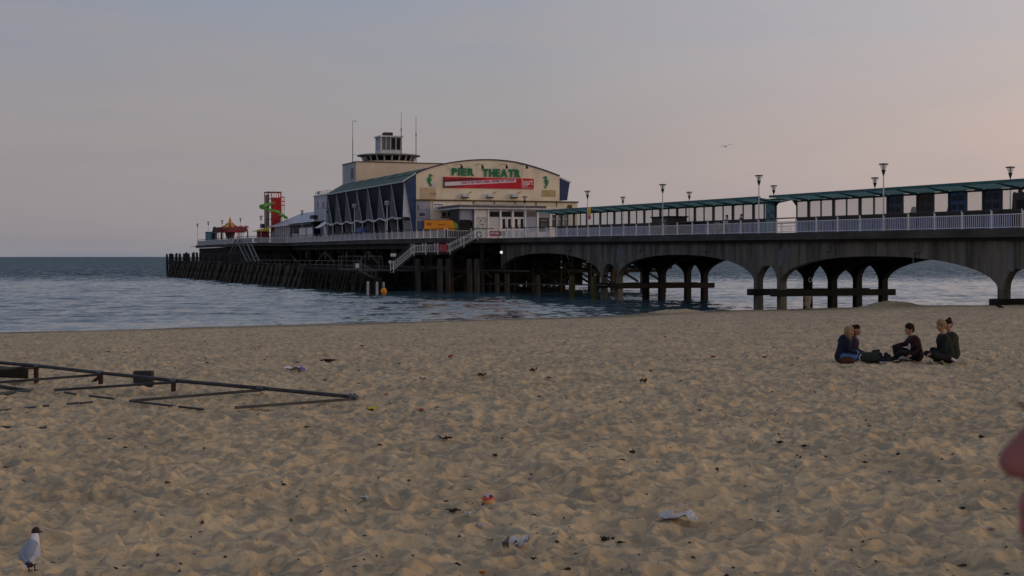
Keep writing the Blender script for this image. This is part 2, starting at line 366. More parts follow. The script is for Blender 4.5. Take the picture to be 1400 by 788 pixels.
# beyond ~64 m the same rows carry on at even spacing
Ys = Ys[Ys < 60]; Ys = np.concatenate([Ys, np.geomspace(60, 190, 240)])
us = np.concatenate([np.linspace(-1.6, -.40, 30), np.linspace(-.395, .395, 860), np.linspace(.40, 1.6, 30)])
me = polar_sheet('sand', us, Ys, lambda X, Y: sand_h(X, Y))
m = bpy.data.materials.new('sand'); m.use_nodes = True; t = m.node_tree; b = t.nodes['Principled BSDF']; b.inputs['Roughness'].default_value = .95; b.inputs['Specular IOR Level'].default_value = .15
g = N('ShaderNodeNewGeometry', t)
n1 = N('ShaderNodeTexNoise', t); n1.inputs['Scale'].default_value = .55; n1.inputs['Detail'].default_value = 9; n1.inputs['Roughness'].default_value = .68; t.links.new(g.outputs['Position'], n1.inputs['Vector'])
r1 = N('ShaderNodeValToRGB', t); t.links.new(n1.outputs[0], r1.inputs[0])
r1.color_ramp.elements[0].position = .33; r1.color_ramp.elements[0].color = (.43, .338, .218, 1)
r1.color_ramp.elements[1].position = .66; r1.color_ramp.elements[1].color = (.60, .468, .30, 1)
n2 = N('ShaderNodeTexNoise', t); n2.inputs['Scale'].default_value = 4.6; n2.inputs['Detail'].default_value = 6; n2.inputs['Distortion'].default_value = 1.2; t.links.new(g.outputs['Position'], n2.inputs['Vector'])
r2 = N('ShaderNodeValToRGB', t); t.links.new(n2.outputs[0], r2.inputs[0])
r2.color_ramp.elements[0].position = .42; r2.color_ramp.elements[0].color = (.66, .72, .80, 1); r2.color_ramp.elements[1].position = .56; r2.color_ramp.elements[1].color = (1.10, 1.07, 1.02, 1)  # cool dark and warm pale patches colour in shaded hollows and lit ridges
mx = N('ShaderNodeMix', t, data_type='RGBA', blend_type='MULTIPLY'); mx.inputs[0].default_value = 1; t.links.new(r1.outputs[0], mx.inputs[6]); t.links.new(r2.outputs[0], mx.inputs[7])
# fine dark grit
n3 = N('ShaderNodeTexNoise', t); n3.inputs['Scale'].default_value = 42; n3.inputs['Detail'].default_value = 3; t.links.new(g.outputs['Position'], n3.inputs['Vector'])
r3 = N('ShaderNodeValToRGB', t); t.links.new(n3.outputs[0], r3.inputs[0]); r3.color_ramp.elements[0].position = .26; r3.color_ramp.elements[0].color = (.45, .42, .40, 1); r3.color_ramp.elements[1].position = .38; r3.color_ramp.elements[1].color = (1, 1, 1, 1)
mx2 = N('ShaderNodeMix', t, data_type='RGBA', blend_type='MULTIPLY'); mx2.inputs[0].default_value = 1; t.links.new(mx.outputs[2], mx2.inputs[6]); t.links.new(r3.outputs[0], mx2.inputs[7])
# wet strip near the water level
sp = N('ShaderNodeSeparateXYZ', t); t.links.new(g.outputs['Position'], sp.inputs[0])
wt = N('ShaderNodeMapRange', t); t.links.new(sp.outputs['Z'], wt.inputs[0]); wt.inputs['From Min'].default_value = .10; wt.inputs['From Max'].default_value = .30; wt.inputs['To Min'].default_value = .50; wt.inputs['To Max'].default_value = 1
sc_ = N('ShaderNodeVectorMath', t, operation='SCALE'); t.links.new(mx2.outputs[2], sc_.inputs[0]); t.links.new(wt.outputs[0], sc_.inputs['Scale']); t.links.new(sc_.outputs[0], b.inputs['Base Color'])
nb = N('ShaderNodeTexNoise', t); nb.inputs['Scale'].default_value = 16; nb.inputs['Detail'].default_value = 6; nb.inputs['Roughness'].default_value = .7; t.links.new(g.outputs['Position'], nb.inputs['Vector'])
bp = N('ShaderNodeBump', t); bp.inputs['Strength'].default_value = .55; bp.inputs['Distance'].default_value = .03; t.links.new(nb.outputs[0], bp.inputs['Height']); t.links.new(bp.outputs[0], b.inputs['Normal'])
me.materials.append(m); o = bpy.data.objects.new('sand', me); COL.objects.link(o); tag(o, kind='structure')

# ------------------------------------------------------------------ sea
def sea_h(X, Y):
    h = .16 * vnoise((X * .18 + Y * .04) * 1.0, Y * .32, 41) + .13 * vnoise(X * .42 + 5, Y * .85, 42) + .07 * vnoise(X * 1.1, Y * 1.9, 43)
    sw = np.sin(Y * .42 - X * .10 + 3.0 * vnoise(X * .05, Y * .05, 44)); h += .09 * np.sign(sw) * np.abs(sw) ** 2 * .8
    px = 700 + F * X / np.maximum(Y, 8.0); YE = np.interp(px, _ex, _eY)
    return h * np.clip((Y - YE + 4) / 25, .10, 1) * np.clip((900 - Y) / 500, 0, 1)
ps = np.concatenate([np.linspace(475, 356, 520), [355, 354.3, 353.7, 353.2, 352.8, 352.4, 352, 351.7, 351.5]])
Yw = CAMZ * F / (ps - HY)
us2 = np.concatenate([np.linspace(-3, -.40, 24), np.linspace(-.39, .39, 760), np.linspace(.40, 3, 24)])
me = polar_sheet('sea', us2, Yw, sea_h)
m = bpy.data.materials.new('sea_water'); m.use_nodes = True; t = m.node_tree; b = t.nodes['Principled BSDF']
b.inputs['Base Color'].default_value = (.042, .088, .112, 1); b.inputs['IOR'].default_value = 1.333; b.inputs['Roughness'].default_value = .12; b.inputs['Specular IOR Level'].default_value = .5
g = N('ShaderNodeNewGeometry', t); mpn = N('ShaderNodeMapping', t); mpn.inputs['Scale'].default_value = (1.0, .55, 1.0); t.links.new(g.outputs['Position'], mpn.inputs[0])
na = N('ShaderNodeTexNoise', t); na.inputs['Scale'].default_value = 1.5; na.inputs['Detail'].default_value = 5; na.inputs['Roughness'].default_value = .62; t.links.new(mpn.outputs[0], na.inputs['Vector'])
nb_ = N('ShaderNodeTexNoise', t); nb_.inputs['Scale'].default_value = .34; nb_.inputs['Detail'].default_value = 5; nb_.inputs['Roughness'].default_value = .7; t.links.new(mpn.outputs[0], nb_.inputs['Vector'])
sp = N('ShaderNodeSeparateXYZ', t); t.links.new(g.outputs['Position'], sp.inputs[0])
far = N('ShaderNodeMapRange', t); t.links.new(sp.outputs['Y'], far.inputs[0]); far.inputs['From Min'].default_value = 240; far.inputs['From Max'].default_value = 360; far.inputs['To Min'].default_value = 0; far.inputs['To Max'].default_value = 1
bd = N('ShaderNodeMapRange', t); t.links.new(far.outputs[0], bd.inputs[0]); bd.inputs['To Min'].default_value = .20; bd.inputs['To Max'].default_value = .55
def vec(op, a, b_):
    n = N('ShaderNodeVectorMath', t, operation=op); t.links.new(a, n.inputs[0])
    if isinstance(b_, tuple): n.inputs[1].default_value = b_
    else: t.links.new(b_, n.inputs[1])
    return n.outputs[0]
va = vec('MULTIPLY', vec('SUBTRACT', na.outputs['Color'], (.5, .5, .5)), (1.0, 1.0, 0)); vb = vec('MULTIPLY', vec('SUBTRACT', nb_.outputs['Color'], (.5, .5, .5)), (.6, .9, 0))
sca = N('ShaderNodeMapRange', t); t.links.new(far.outputs[0], sca.inputs[0]); sca.inputs['To Min'].default_value = .30; sca.inputs['To Max'].default_value = 1.9
s1_ = N('ShaderNodeVectorMath', t, operation='SCALE'); t.links.new(vec('ADD', vec('ADD', va, vb), (0, -.18, 0)), s1_.inputs[0]); t.links.new(sca.outputs[0], s1_.inputs['Scale'])
nn_ = N('ShaderNodeVectorMath', t, operation='NORMALIZE'); t.links.new(vec('ADD', s1_.outputs[0], g.outputs['Normal']), nn_.inputs[0]); t.links.new(nn_.outputs[0], b.inputs['Normal'])
rg = N('ShaderNodeMapRange', t); t.links.new(far.outputs[0], rg.inputs[0]); rg.inputs['To Min'].default_value = .10; rg.inputs['To Max'].default_value = .30; t.links.new(rg.outputs[0], b.inputs['Roughness'])
me.materials.append(m); o = bpy.data.objects.new('sea', me); COL.objects.link(o); tag(o, kind='structure')

ra = []; rb_ = []
for px_ in np.arange(-60, 1010, 2.0):
    ys_ = np.arange(60, 150, .1); xs_ = tx(px_) * ys_; h_ = sand_h(xs_, ys_); k = int(np.argmax(h_ < .035)); y_ = ys_[k]
    wd = .25 + 1.1 * max(0, noise.noise(Vector((px_ * .013, 3, 0))) + .15) + .25 * noise.noise(Vector((px_ * .09, 9, 0)))
    o1 = .5 * noise.noise(Vector((px_ * .03, 1, 5)))
    ra.append((tx(px_) * (y_ + o1), y_ + o1, .075)); rb_.append((tx(px_) * (y_ + o1 + max(.05, wd)), y_ + o1 + max(.05, wd), .07))
MB().strip(ra, rb_).solo('foam_line', mat('sea_foam', (.30, .31, .33), .8, col2=(.55, .56, .58), scale=2.5, bump=.2), None, None, (0, 80, .07), pier=False, kind='structure')
# ------------------------------------------------------------------ pier neck
DN0, DN1 = 59.75, 70.85; S0, S1 = 40.0, 168.0
neck = thing('pier', 'long concrete pier neck on wide arches running from the beach out to the theatre', 'pier', (60, 60, 0))
stn = list(np.linspace(S0, S1, 24))
def slab(mb, d0, d1, ztop, zbot):    # follows the deck slope
    for a, b_ in zip(stn, stn[1:]):
        za, zb = deck(a), deck(b_)
        vs = [(d0, a, za + zbot), (d1, a, za + zbot), (d1, b_, zb + zbot), (d0, b_, zb + zbot), (d0, a, za + ztop), (d1, a, za + ztop), (d1, b_, zb + ztop), (d0, b_, zb + ztop)]
        mb.add(vs, [(0, 3, 2, 1), (4, 5, 6, 7), (0, 1, 5, 4), (1, 2, 6, 5), (2, 3, 7, 6), (3, 0, 4, 7)])
    return mb
slab(MB(), DN0 + .16, DN1 - .16, 0, -.38).build('deck_slab', M_plank, neck)
slab(MB(), DN0, DN0 + .157, .03, -.50).build('deck_edge', M_edge, neck); slab(MB(), DN1 - .157, DN1, .03, -.50).build('deck_edge', M_edge, neck)
slab(MB(), DN0 + .25, DN0 + .60, -.385, -.72).build('edge_beam', M_conc_d, neck)  # dark colour stands in for the shadow band under the deck edge
for k in range(24):
    d = DN0 + .35 + k * .45
A = [46.0, 76.4, 106.9, 138.0]; B = [a - 3.7 for a in A]; CW = .30
def arch_z(s):  # underside of the ribs
    dk = deck(s); crown = dk - 1.74
    for a, b_ in list(zip(A, A[1:] + [168.6])):
        lo, hi = a + CW, (b_ - 3.7 - CW if b_ < 168 else 168.4)
        if lo <= s <= hi:
            tt = abs((s - (lo + hi) / 2) / ((hi - lo) / 2)); return 2.25 + (crown - 2.25) * max(0, 1 - tt ** 2.3) ** .5
    for a in A:
        if a - 3.7 + CW < s < a - CW:
            tt = abs((s - (a - 1.85)) / (1.85 - CW)); return 2.25 + 1.30 * max(0, 1 - tt ** 2.2) ** .5
    return None
def rib(d0, d1, mt, nm='arch_rib'):
    ss = []
    marks = sorted([a + CW for a in A] + [a - CW for a in A] + [b_ + CW for b_ in B] + [b_ - CW for b_ in B])
    lo = S0
    ss = list(np.arange(S0, S1, .45)) + marks + [mk + e for mk in marks for e in (-.02, .02, -.12, .12, -.05, .05)] + [S1]
    ss = sorted(set(round(x, 3) for x in ss if S0 <= x <= S1)); mb = MB()
    for a, b_ in zip(ss, ss[1:]):
        mid = (a + b_) / 2; zm = arch_z(mid)
        if zm is None: za = zb = 2.25
        else:
            za = arch_z(a); zb = arch_z(b_); za = zm if za is None else za; zb = zm if zb is None else zb
        ta, tb = deck(a) - .39, deck(b_) - .39
        mb.add([(d0, a, za), (d1, a, za), (d1, b_, zb), (d0, b_, zb), (d0, a, ta), (d1, a, ta), (d1, b_, tb), (d0, b_, tb)],
               [(0, 3, 2, 1), (4, 5, 6, 7), (1, 2, 6, 5), (3, 0, 4, 7)])
    return mb.build(nm, mt, neck)
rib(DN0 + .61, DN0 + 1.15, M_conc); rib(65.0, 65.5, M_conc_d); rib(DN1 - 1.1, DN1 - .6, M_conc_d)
DC = (DN0 + .88, 65.25, DN1 - .85)
cm = MB()
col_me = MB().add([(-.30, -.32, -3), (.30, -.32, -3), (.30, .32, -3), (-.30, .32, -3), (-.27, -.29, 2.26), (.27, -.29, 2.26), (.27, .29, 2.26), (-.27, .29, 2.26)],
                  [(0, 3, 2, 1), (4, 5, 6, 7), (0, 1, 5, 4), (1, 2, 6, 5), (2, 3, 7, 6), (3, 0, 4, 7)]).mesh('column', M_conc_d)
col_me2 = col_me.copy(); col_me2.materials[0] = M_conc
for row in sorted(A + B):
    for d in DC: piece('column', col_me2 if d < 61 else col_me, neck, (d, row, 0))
    mb = MB()   # transverse arches between the columns of a row
    for c0, c1 in ((DC[0], DC[1]), (DC[1], DC[2])):
        n = 18; lo, hi = c0 + .26, c1 - .26; xs = [c0] + [lo + (hi - lo) * (1 - math.cos(PI * i / n)) / 2 for i in range(n + 1)] + [c1]
        top = deck(row) - .40
        for a, b_ in zip(xs, xs[1:]):
            f = lambda x: 2.0 + 1.95 * max(0, 1 - abs((x - (lo + hi) / 2) / ((hi - lo) / 2)) ** 2) ** .5 if lo < x < hi else 2.0
            mb.add([(a, row - .24, f(a)), (b_, row - .24, f(b_)), (b_, row + .24, f(b_)), (a, row + .24, f(a)), (a, row - .24, top), (b_, row - .24, top), (b_, row + .24, top), (a, row + .24, top)],
                   [(0, 3, 2, 1), (0, 1, 5, 4), (2, 3, 7, 6)])
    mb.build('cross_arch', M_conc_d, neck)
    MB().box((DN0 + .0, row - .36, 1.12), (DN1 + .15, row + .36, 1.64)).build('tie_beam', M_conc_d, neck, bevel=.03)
for a in A:   # pale repair panel and drain on the near face over each pair
    z = deck(a) - .8
    MB().prism([(DN0 + .60, a - 1.3, z - 1.8), (DN0 + .60, a - .7, z - 1.8), (DN0 + .60, a - .75, z - .1), (DN0 + .60, a - 1.25, z)], (-.012, 0, 0)).build('repair_patch', M_patch, neck)
    MB().prism([(DN0 + .60, a - 4.6, z - 1.55), (DN0 + .60, a - 3.5, z - 2.0), (DN0 + .60, a - 3.55, z - 1.2), (DN0 + .60, a - 3.75, z - .55), (DN0 + .60, a - 5.0, z - .15), (DN0 + .60, a - 5.6, z - .7), (DN0 + .60, a - 5.1, z - 1.2)], (-.010, 0, 0)).build('repair_patch', M_patch, neck)
for s in (84.5, 95.7, 115, 128.5, 146, 158):   # drain pipes
    z = deck(s)
    MB().path([(DN0 + .5, s, z - .75), (DN0 + .5, s, z - 1.35), (DN0 + .5, s + .75, z - 1.42), (DN0 + .5, s + .8, z - 2.2)][:4 if s in (84.5, 146) else 3], .045, 6).build('drain_pipe', M_patch, neck)
# construction-joint pilasters on the near face
for s in np.arange(44, 168, 5.1):
    z = arch_z(s)
    if z is None or z < 2.6: continue
    MB().box((DN0 + .598, s - .03, z + .06), (DN0 + .612, s + .03, deck(s) - .74)).build('joint', M_conc_d, neck)

# ------------------------------------------------------------------ railings
post_me = MB().box((-.045, -.045, 0), (.045, .045, 1.16)).box((-.13, -.13, 0), (.13, .13, .035)).box((-.06, -.06, 1.13), (.06, .06, 1.2)).mesh('post', M_white)
bal_me = MB().box((-.011, -.014, .11), (.011, .014, .91)).mesh('baluster', M_white)
def railing(label, p0, p1, zf, sp=2.9, bal='stuff', nb=13, panel=None, group=None, anchor=None, hand=M_hand, top=True):
    p0, p1 = Vector((*p0, 0)), Vector((*p1, 0)); L = (p1 - p0).length; u = (p1 - p0) / L; rz = math.atan2(-u.x, u.y)
    rl = thing('railing', label, 'railing', (p0.x, p0.y, zf(p0.y)), group)
    off = 0 if anchor is None else (anchor % sp)
    ts = [off + k * sp for k in range(int((L - off) / sp) + 1)]
    if ts[0] > .4: ts = [0] + ts
    if L - ts[-1] > .4: ts.append(L)
    P = lambda t, z: p0 + u * t + Vector((0, 0, zf((p0 + u * t).y) + z))
    for t in ts: piece('post', post_me, rl, P(t, 0), rz)
    tr = MB(); br = MB(); hr = MB()
    for a, b_ in zip(ts, ts[1:]):
        tr.bar(P(a + .046, .90), P(b_ - .046, .90), .05, .05); br.bar(P(a + .046, .11), P(b_ - .046, .11), .05, .05); hr.bar(P(a, 1.17), P(b_, 1.17), .10, .09)
    tr.build('top_rail', M_white, rl); br.build('bottom_rail', M_white, rl)
    if top: hr.build('handrail', hand, rl)
    st = MB()
    for a, b_ in zip(ts, ts[1:]):
        n = max(1, round(nb * (b_ - a) / sp))
        for k in range(1, n + 1):
            t = a + (b_ - a) * k / (n + 1); q = P(t, 0)
            if bal == 'parts' or (callable(bal) and bal(q)): piece('baluster', bal_me, rl, q, rz)
            elif bal: st.bar(q + Vector((0, 0, .13)), q + Vector((0, 0, .88)), .024, .024)
    if st.v: st.build('balusters', M_white, rl, kind='stuff')
    if panel:
        for a, b_ in zip(ts, ts[1:]):
            MB().bar(P(a + .1, .5), P(b_ - .1, .5), .03, .74).build('infill_panel', panel, rl)
    return rl
DR = 60.0
railing('long white railing with dark handrail along the near edge of the pier neck', (DR, 56.5), (DR, 166.9), deck, 2.9, bal=lambda q: q.y < 103, nb=13, anchor=88.4 - 56.5)
railing('white railing along the far side of the pier neck, seen past the shelters', (70.6, 56.5), (70.6, 167.5), deck, 2.9, nb=10, anchor=88.4 - 56.5)

# ------------------------------------------------------------------ lamps
def make_lamp(base, label, h=4.73, group='lamp posts with cone lanterns along the pier', closed=False):
    x, y, z = base
    l = thing('lamp_post', label, 'lamp post', base, group)
    MB().lathe((x, y, z), [(.10, 0), (.10, .25), (.055, .3), (.05, 1.6), (.038, h - .86)], 10).build('pole', M_offw, l, smooth=False)
    MB().lathe((x, y, z), [(.03, h - .88), (.16, h - .47), (.15, h - .455)], 12).build('lower_cone', M_dark, l)
    MB().lathe((x, y, z), [(.14, h - .455), (.27, h - .10)], 12).build('lantern_glass', M_lglass, l)
    MB().lathe((x, y, z), [(.05, h - .455), (.07, h - .3), (.05, h - .085)], 8).build('lamp_core', M_dark, l)
    MB().lathe((x, y, z), [(.33, h - .09), (.35, h - .07), (.30, h - .02), (.10, h)], 16).build('cap', M_dark, l)
    return l
lamp0 = None
nl = [('lamp post on the near railing just in front of the first poster panels', 88.4), ('lamp post on the near railing in front of the gap end of the far shelter', 105.7),
      ('lamp post on the near railing beside the dark booth', 123.3), ('lamp post carrying a yellow and pink pennant on the near railing', 140.8), ('lamp post standing in front of the theatre porch', 159.0)]
fl = [('lamp post rising behind the shelter roof at the right edge of the picture', 88.4), ('shorter looking lamp post directly behind the one by the poster panels', 105.4),
      ('lamp post behind the gap between the two shelters', 121.8), ('lamp post behind the far shelter roof, next past the dark booth', 139.0), ('lamp post behind the low end of the far shelter roof', 155.6)]
for k, (lb, s) in enumerate(nl):
    l = make_lamp((DR - .0, s, deck(s)), lb)
    if k == 3:
        z = deck(s) + 3.0
        MB().prism([(DR + .06, s, z), (DR + .34, s, z + .05), (DR + .36, s, z - .75), (DR + .05, s, z - .8)], (0, .02, 0)).solo('pennant', M_ylw, 'small yellow pennant hung on the lamp post', 'flag', (DR, s, z))
        MB().prism([(DR + .08, s, z - .82), (DR + .38, s, z - .78), (DR + .32, s, z - 1.25), (DR + .1, s, z - 1.2)], (0, .02, 0)).solo('pennant', M_pink, 'small pink pennant hung below the yellow one on the lamp post', 'flag', (DR, s, z))
for lb, s in fl: make_lamp((70.7, s, deck(s)), lb)

# ------------------------------------------------------------------ shelters
DS = 65.25; PIT = 1.87
def shelter(label, s0, npane, special, panels, group):
    # s0: near end (smaller s), npane panes towards larger s
    sh = thing('shelter', label, 'shelter', (DS, s0, deck(s0)), group)
    s1 = s0 + npane * PIT
    segs = npane
    def z(s): return deck(s)
    e0, e1 = s0 - .9, s1 + 1.0
    ss = np.linspace(e0, e1, 12)
    for sgn in (-1, 1):
        D = lambda w: DS + sgn * w
        mb = MB()
        for a, b_ in zip(ss, ss[1:]):
            za, zb = z(a), z(b_)
            q = [(D(0), a, za + 2.86), (D(1.95), a, za + 3.12), (D(1.95), b_, zb + 3.12), (D(0), b_, zb + 2.86)]
            mb.add(q, [(0, 1, 2, 3)])
        mb.build('roof_sheet', M_tealm, sh)
        mb = MB()
        for a, b_ in zip(ss, ss[1:]): mb.bar((D(2.02), a, z(a) + 3.16), (D(2.02), b_, z(b_) + 3.16), .12, .20)
        mb.build('gutter', M_teal, sh)
    for k in range(0, npane + 1):
        s = s0 + k * PIT; thick = .20 if k % 2 == 0 else .10
        MB().box((DS - thick / 2, s - thick / 2, z(s)), (DS + thick / 2, s + thick / 2, z(s) + 2.84)).build('post', M_dark, sh)
        if k % 2 == 0:
            for sgn in (-1, 1):
                MB().prism([(DS + sgn * .06, s - .05, z(s) + 2.66), (DS + sgn * .06, s - .04, z(s) + 2.86), (DS + sgn * 1.94, s - .04, z(s) + 3.11), (DS + sgn * 1.94, s - .04, z(s) + 3.06)], (0, .07, 0)).build('bracket', M_teal, sh)
    for k in range(npane):
        a, b_ = s0 + k * PIT + .066, s0 + (k + 1) * PIT - .066; za, zb = z(a), z(b_)
        def pn(x0, x1, lo, hi): return MB().add([(x0, a, za + lo), (x1, a, za + lo), (x1, b_, zb + lo), (x0, b_, zb + lo), (x0, a, za + hi), (x1, a, za + hi), (x1, b_, zb + hi), (x0, b_, zb + hi)],
                                       [(0, 3, 2, 1), (4, 5, 6, 7), (0, 1, 5, 4), (1, 2, 6, 5), (2, 3, 7, 6), (3, 0, 4, 7)])
        pn(DS - .05, DS + .05, .08, 1.10).build('lower_panel', M_blue, sh)
        pn(DS - .07, DS + .07, 1.102, 1.36).build('sill', M_dark, sh)
        pn(DS - .05, DS + .05, 2.70, 2.84).build('head_rail', M_dark, sh)
        pm = panels.get(k)
        if pm:
            fr = pn(DS - .045, DS + .045, 1.362, 2.698).build('poster_panel', pm, sh)
            for cx in (.27, .73):
                for cz in (.27, .73):
                    ca = a + (b_ - a) * cx; zc = z(ca) + 1.36 + 1.34 * cz
                    MB().box((DS - .058, ca - .30, zc - .19), (DS - .047, ca + .30, zc + .19)).build('picture', M_glassd, fr)
        else:
            pn(DS - .006, DS + .006, 1.362, 2.698).build('glass_pane', M_pane, sh)
            if special == 'slats' and k % 3 == 0: pass
    return sh
sA = sD(1089.5, DS)    # right shelter starts here and runs towards the beach
nR = 21
M_pan = {0: mat('poster_blue_grey', (.035, .045, .075), .6, col2=(.06, .10, .19), scale=1.4, bump=0), 1: mat('poster_brown', (.05, .035, .035), .6, col2=(.10, .065, .06), scale=1.4, bump=0),
         2: mat('poster_blue', (.03, .06, .13), .6, col2=(.045, .14, .34), scale=1.4, bump=0), 3: mat('poster_navy', (.04, .045, .09), .6, col2=(.07, .08, .15), scale=1.4, bump=0)}
def kk(pxl): return nR - 1 - int(round((sA - sD(pxl, DS)) / PIT))
pan = {kk(1217.5): M_pan[0], kk(1259.5): M_pan[1], kk(1305): M_pan[2], kk(1353): M_pan[3]}
shelter('near glazed shelter with four poster panels and a teal roof', sA - nR * PIT, nR, '', pan, 'glazed shelters on the pier neck')
sB = sD(1060.0, DS); nL = 30
while sB + nL * PIT > sD(757, DS): nL -= 1
shelter('far glazed shelter reaching back to the theatre, teal roof, no posters', sB, nL, '', {}, 'glazed shelters on the pier neck')
# link across the gap between the shelters
s0, s1 = sB - 1.0, sA + .9
lk = thing('shelter_link', 'thin roof link with a blue notice panel bridging the gap between the two shelters', 'canopy', (DS, s1, deck(s1)))
MB().box((DS - 1.0, s1 + .0, deck(s0) + 2.93), (DS + 1.0, s0, deck(s0) + 3.02)).build('link_roof', M_dark, lk)
for e, sg in ((sA - .02, 1), (sB + .02, -1)):
    z = deck(e); MB().prism([(DS - .04, e, z + 2.3), (DS - .04, e, z + 2.92), (DS - .04, e + sg * .8, z + 2.92)], (.08, 0, 0)).build('corner_brace', M_dark, lk)
bp_ = onS(1044, 0, sB - .06).x
bpn = MB().box((dS(1044.0, sB + .3), sB - .10, deck(sB) + .08), (dS(1057.5, sB + .3), sB - .04, deck(sB) + 2.7)).build('notice_panel', M_cyan, lk)
for (a, c, e, f) in ((.15, 1.5, .34, 1.85), (.55, 1.75, .8, 2.05), (.35, 1.3, .55, 1.55)):
    x = dS(1044.0, sB + .3); MB().box((x + a, sB - .115, deck(sB) + c), (x + e, sB - .102, deck(sB) + f)).build('notice', M_blued, bpn)
MB().box((dS(1058.4, sB) - .02, sB - .10, deck(sB) + .05), (dS(1058.4, sB) + .16, sB - .02, deck(sB) + 2.75)).build('end_post', M_dark, lk)
# dark booth in front of the far shelter
p = onD(910, 300, 63.2); z = deck(p.y)
bt = thing('booth', 'dark grey booth standing against the far shelter', 'booth', (62.6, p.y, z))
MB().box((62.6, p.y - 1.75, z), (64.6, p.y + 1.75, z + 1.78)).build('booth_wall', M_dark, bt, bevel=.03)
MB().box((62.45, p.y - 1.85, z + 1.785), (64.7, p.y + 1.85, z + 1.9)).build('booth_roof', M_black, bt)
MB().box((62.585, p.y - 1.4, z + .2), (62.597, p.y - .2, z + 1.6)).build('door', M_grey, bt)
# dark kiosk and bunting at the right edge
p = onD(1393, 280, 63.8); z = deck(p.y)
kt = thing('kiosk', 'dark kiosk with sloping end behind the railing at the right edge', 'kiosk', (63, p.y, z))
MB().prism([(63.2, sD(1382, 63.2), z), (63.2, sD(1384.5, 63.2), z + 2.35), (63.2, sD(1430, 63.2), z + 2.5), (63.2, sD(1432, 63.2), z)], (1.6, 0, 0)).build('kiosk_body', M_dark, kt)
MB().box((63.19, sD(1390, 63.2), z + 1.3), (63.198, sD(1420, 63.2), z + 1.9)).build('hatch', M_black, kt)
bf = thing('bunting', 'string of small dark triangular flags under the shelter roof at the right edge', 'bunting', tuple(onD(1387, 263, 64.2)))
MB().bar(onD(1385, 262.8, 64.2), onD(1412, 264.2, 64.2), .02, .02).build('string', M_dark, bf)
for k in range(6):
    q = onD(1387 + 4.2 * k, 263 + (k % 2) * 1.0 + .2 * k, 64.2)
    MB().prism([(q.x, q.y - .12, q.z), (q.x, q.y + .12, q.z), (q.x, q.y, q.z - .24)], (.01, 0, 0)).build('flag', M_dark if k % 2 else M_blued, bf)
for px_, lb in ((1250, 'dark tapered hood showing in the clear pane between blue-grey and brown posters'), (1300, 'dark tapered hood showing in the clear pane between brown and bright blue posters')):
    q = onD(px_, 286, 68.5); z = deck(q.y)
    MB().lathe((q.x, q.y, z), [(.34, 0), (.34, 1.35), (.33, 1.5), (.20, 1.98), (.10, 2.04)], 10).solo('hooded_bin', M_grey, lb, 'bin', (q.x, q.y, z), 'tapered hoods behind the shelter')

# ------------------------------------------------------------------ pier head
hd = thing('pier', 'broad dark pier head on timber piles carrying the theatre', 'pier', (60, 168.2, 0))
HS0, HS1, HB = 168.2, 322.6, 258.0
def hz(s): return deck(s)
st2 = list(np.linspace(HS0, HS1, 16))
def hslab(mb, d0, d1, t_, b_, sa=HS0, sb=HS1):
    s_ = [x for x in st2 if sa < x < sb]; s_ = [sa] + s_ + [sb]
    for p_, q_ in zip(s_, s_[1:]):
        zp, zq = hz(p_), hz(q_)
        mb.add([(d0, p_, zp + b_), (d1, p_, zp + b_), (d1, q_, zq + b_), (d0, q_, zq + b_), (d0, p_, zp + t_), (d1, p_, zp + t_), (d1, q_, zq + t_), (d0, q_, zq + t_)],
               [(0, 3, 2, 1), (4, 5, 6, 7), (0, 1, 5, 4), (1, 2, 6, 5), (2, 3, 7, 6), (3, 0, 4, 7)])
    return mb
hslab(MB(), 53.3, 84.0, 0, -.4).build('deck_slab', M_plank, hd); hslab(MB(), 46.8, 53.29, 0, -.4, HB, HS1).build('deck_slab', M_plank, hd)
hslab(MB(), 53.1, 53.297, .04, -.55, HS0 - .2, HB).build('deck_edge', M_edge, hd); hslab(MB(), 46.6, 46.797, .04, -.55, HB - .2, HS1 + .3).build('deck_edge', M_edge, hd)
MB().box((53.1, HS0 - .21, hz(HS0) - .55), (59.7, HS0 - .003, hz(HS0) + .04)).build('deck_edge', M_edge, hd)
MB().box((71.0, HS0 - .21, hz(HS0) - .55), (84.1, HS0 - .003, hz(HS0) + .04)).build('deck_edge', M_edge, hd)
MB().box((46.6, HB - .4, hz(HB) - .55), (53.08, HB - .203, hz(HB) + .04)).build('deck_edge', M_edge, hd)
hslab(MB(), 53.9, 54.4, -.62, -1.25, HS0 + 2, HB).build('edge_beam', M_wood2, hd); hslab(MB(), 47.3, 47.8, -.62, -1.3, HB, HS1).build('edge_beam', M_conc_d, hd)
MB().box((47.3, HB + .2, hz(HB) - 1.3), (53.6, HB + .6, hz(HB) - .56)).build('edge_beam', M_conc_d, hd)
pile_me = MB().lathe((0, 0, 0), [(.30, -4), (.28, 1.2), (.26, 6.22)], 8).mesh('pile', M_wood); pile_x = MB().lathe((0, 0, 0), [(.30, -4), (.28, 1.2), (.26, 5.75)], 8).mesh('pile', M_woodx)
cnt = 0
for i, s in enumerate(np.arange(170, 321, 7.6)):
    for d in np.arange(54.6, 84, 3.6):
        if cnt >= 270: break
        piece('pile', pile_x if (s < 178 and d > 73) else pile_me, hd, (d + random.uniform(-.3, .3), s + random.uniform(-1.2, 1.2), 0)); cnt += 1
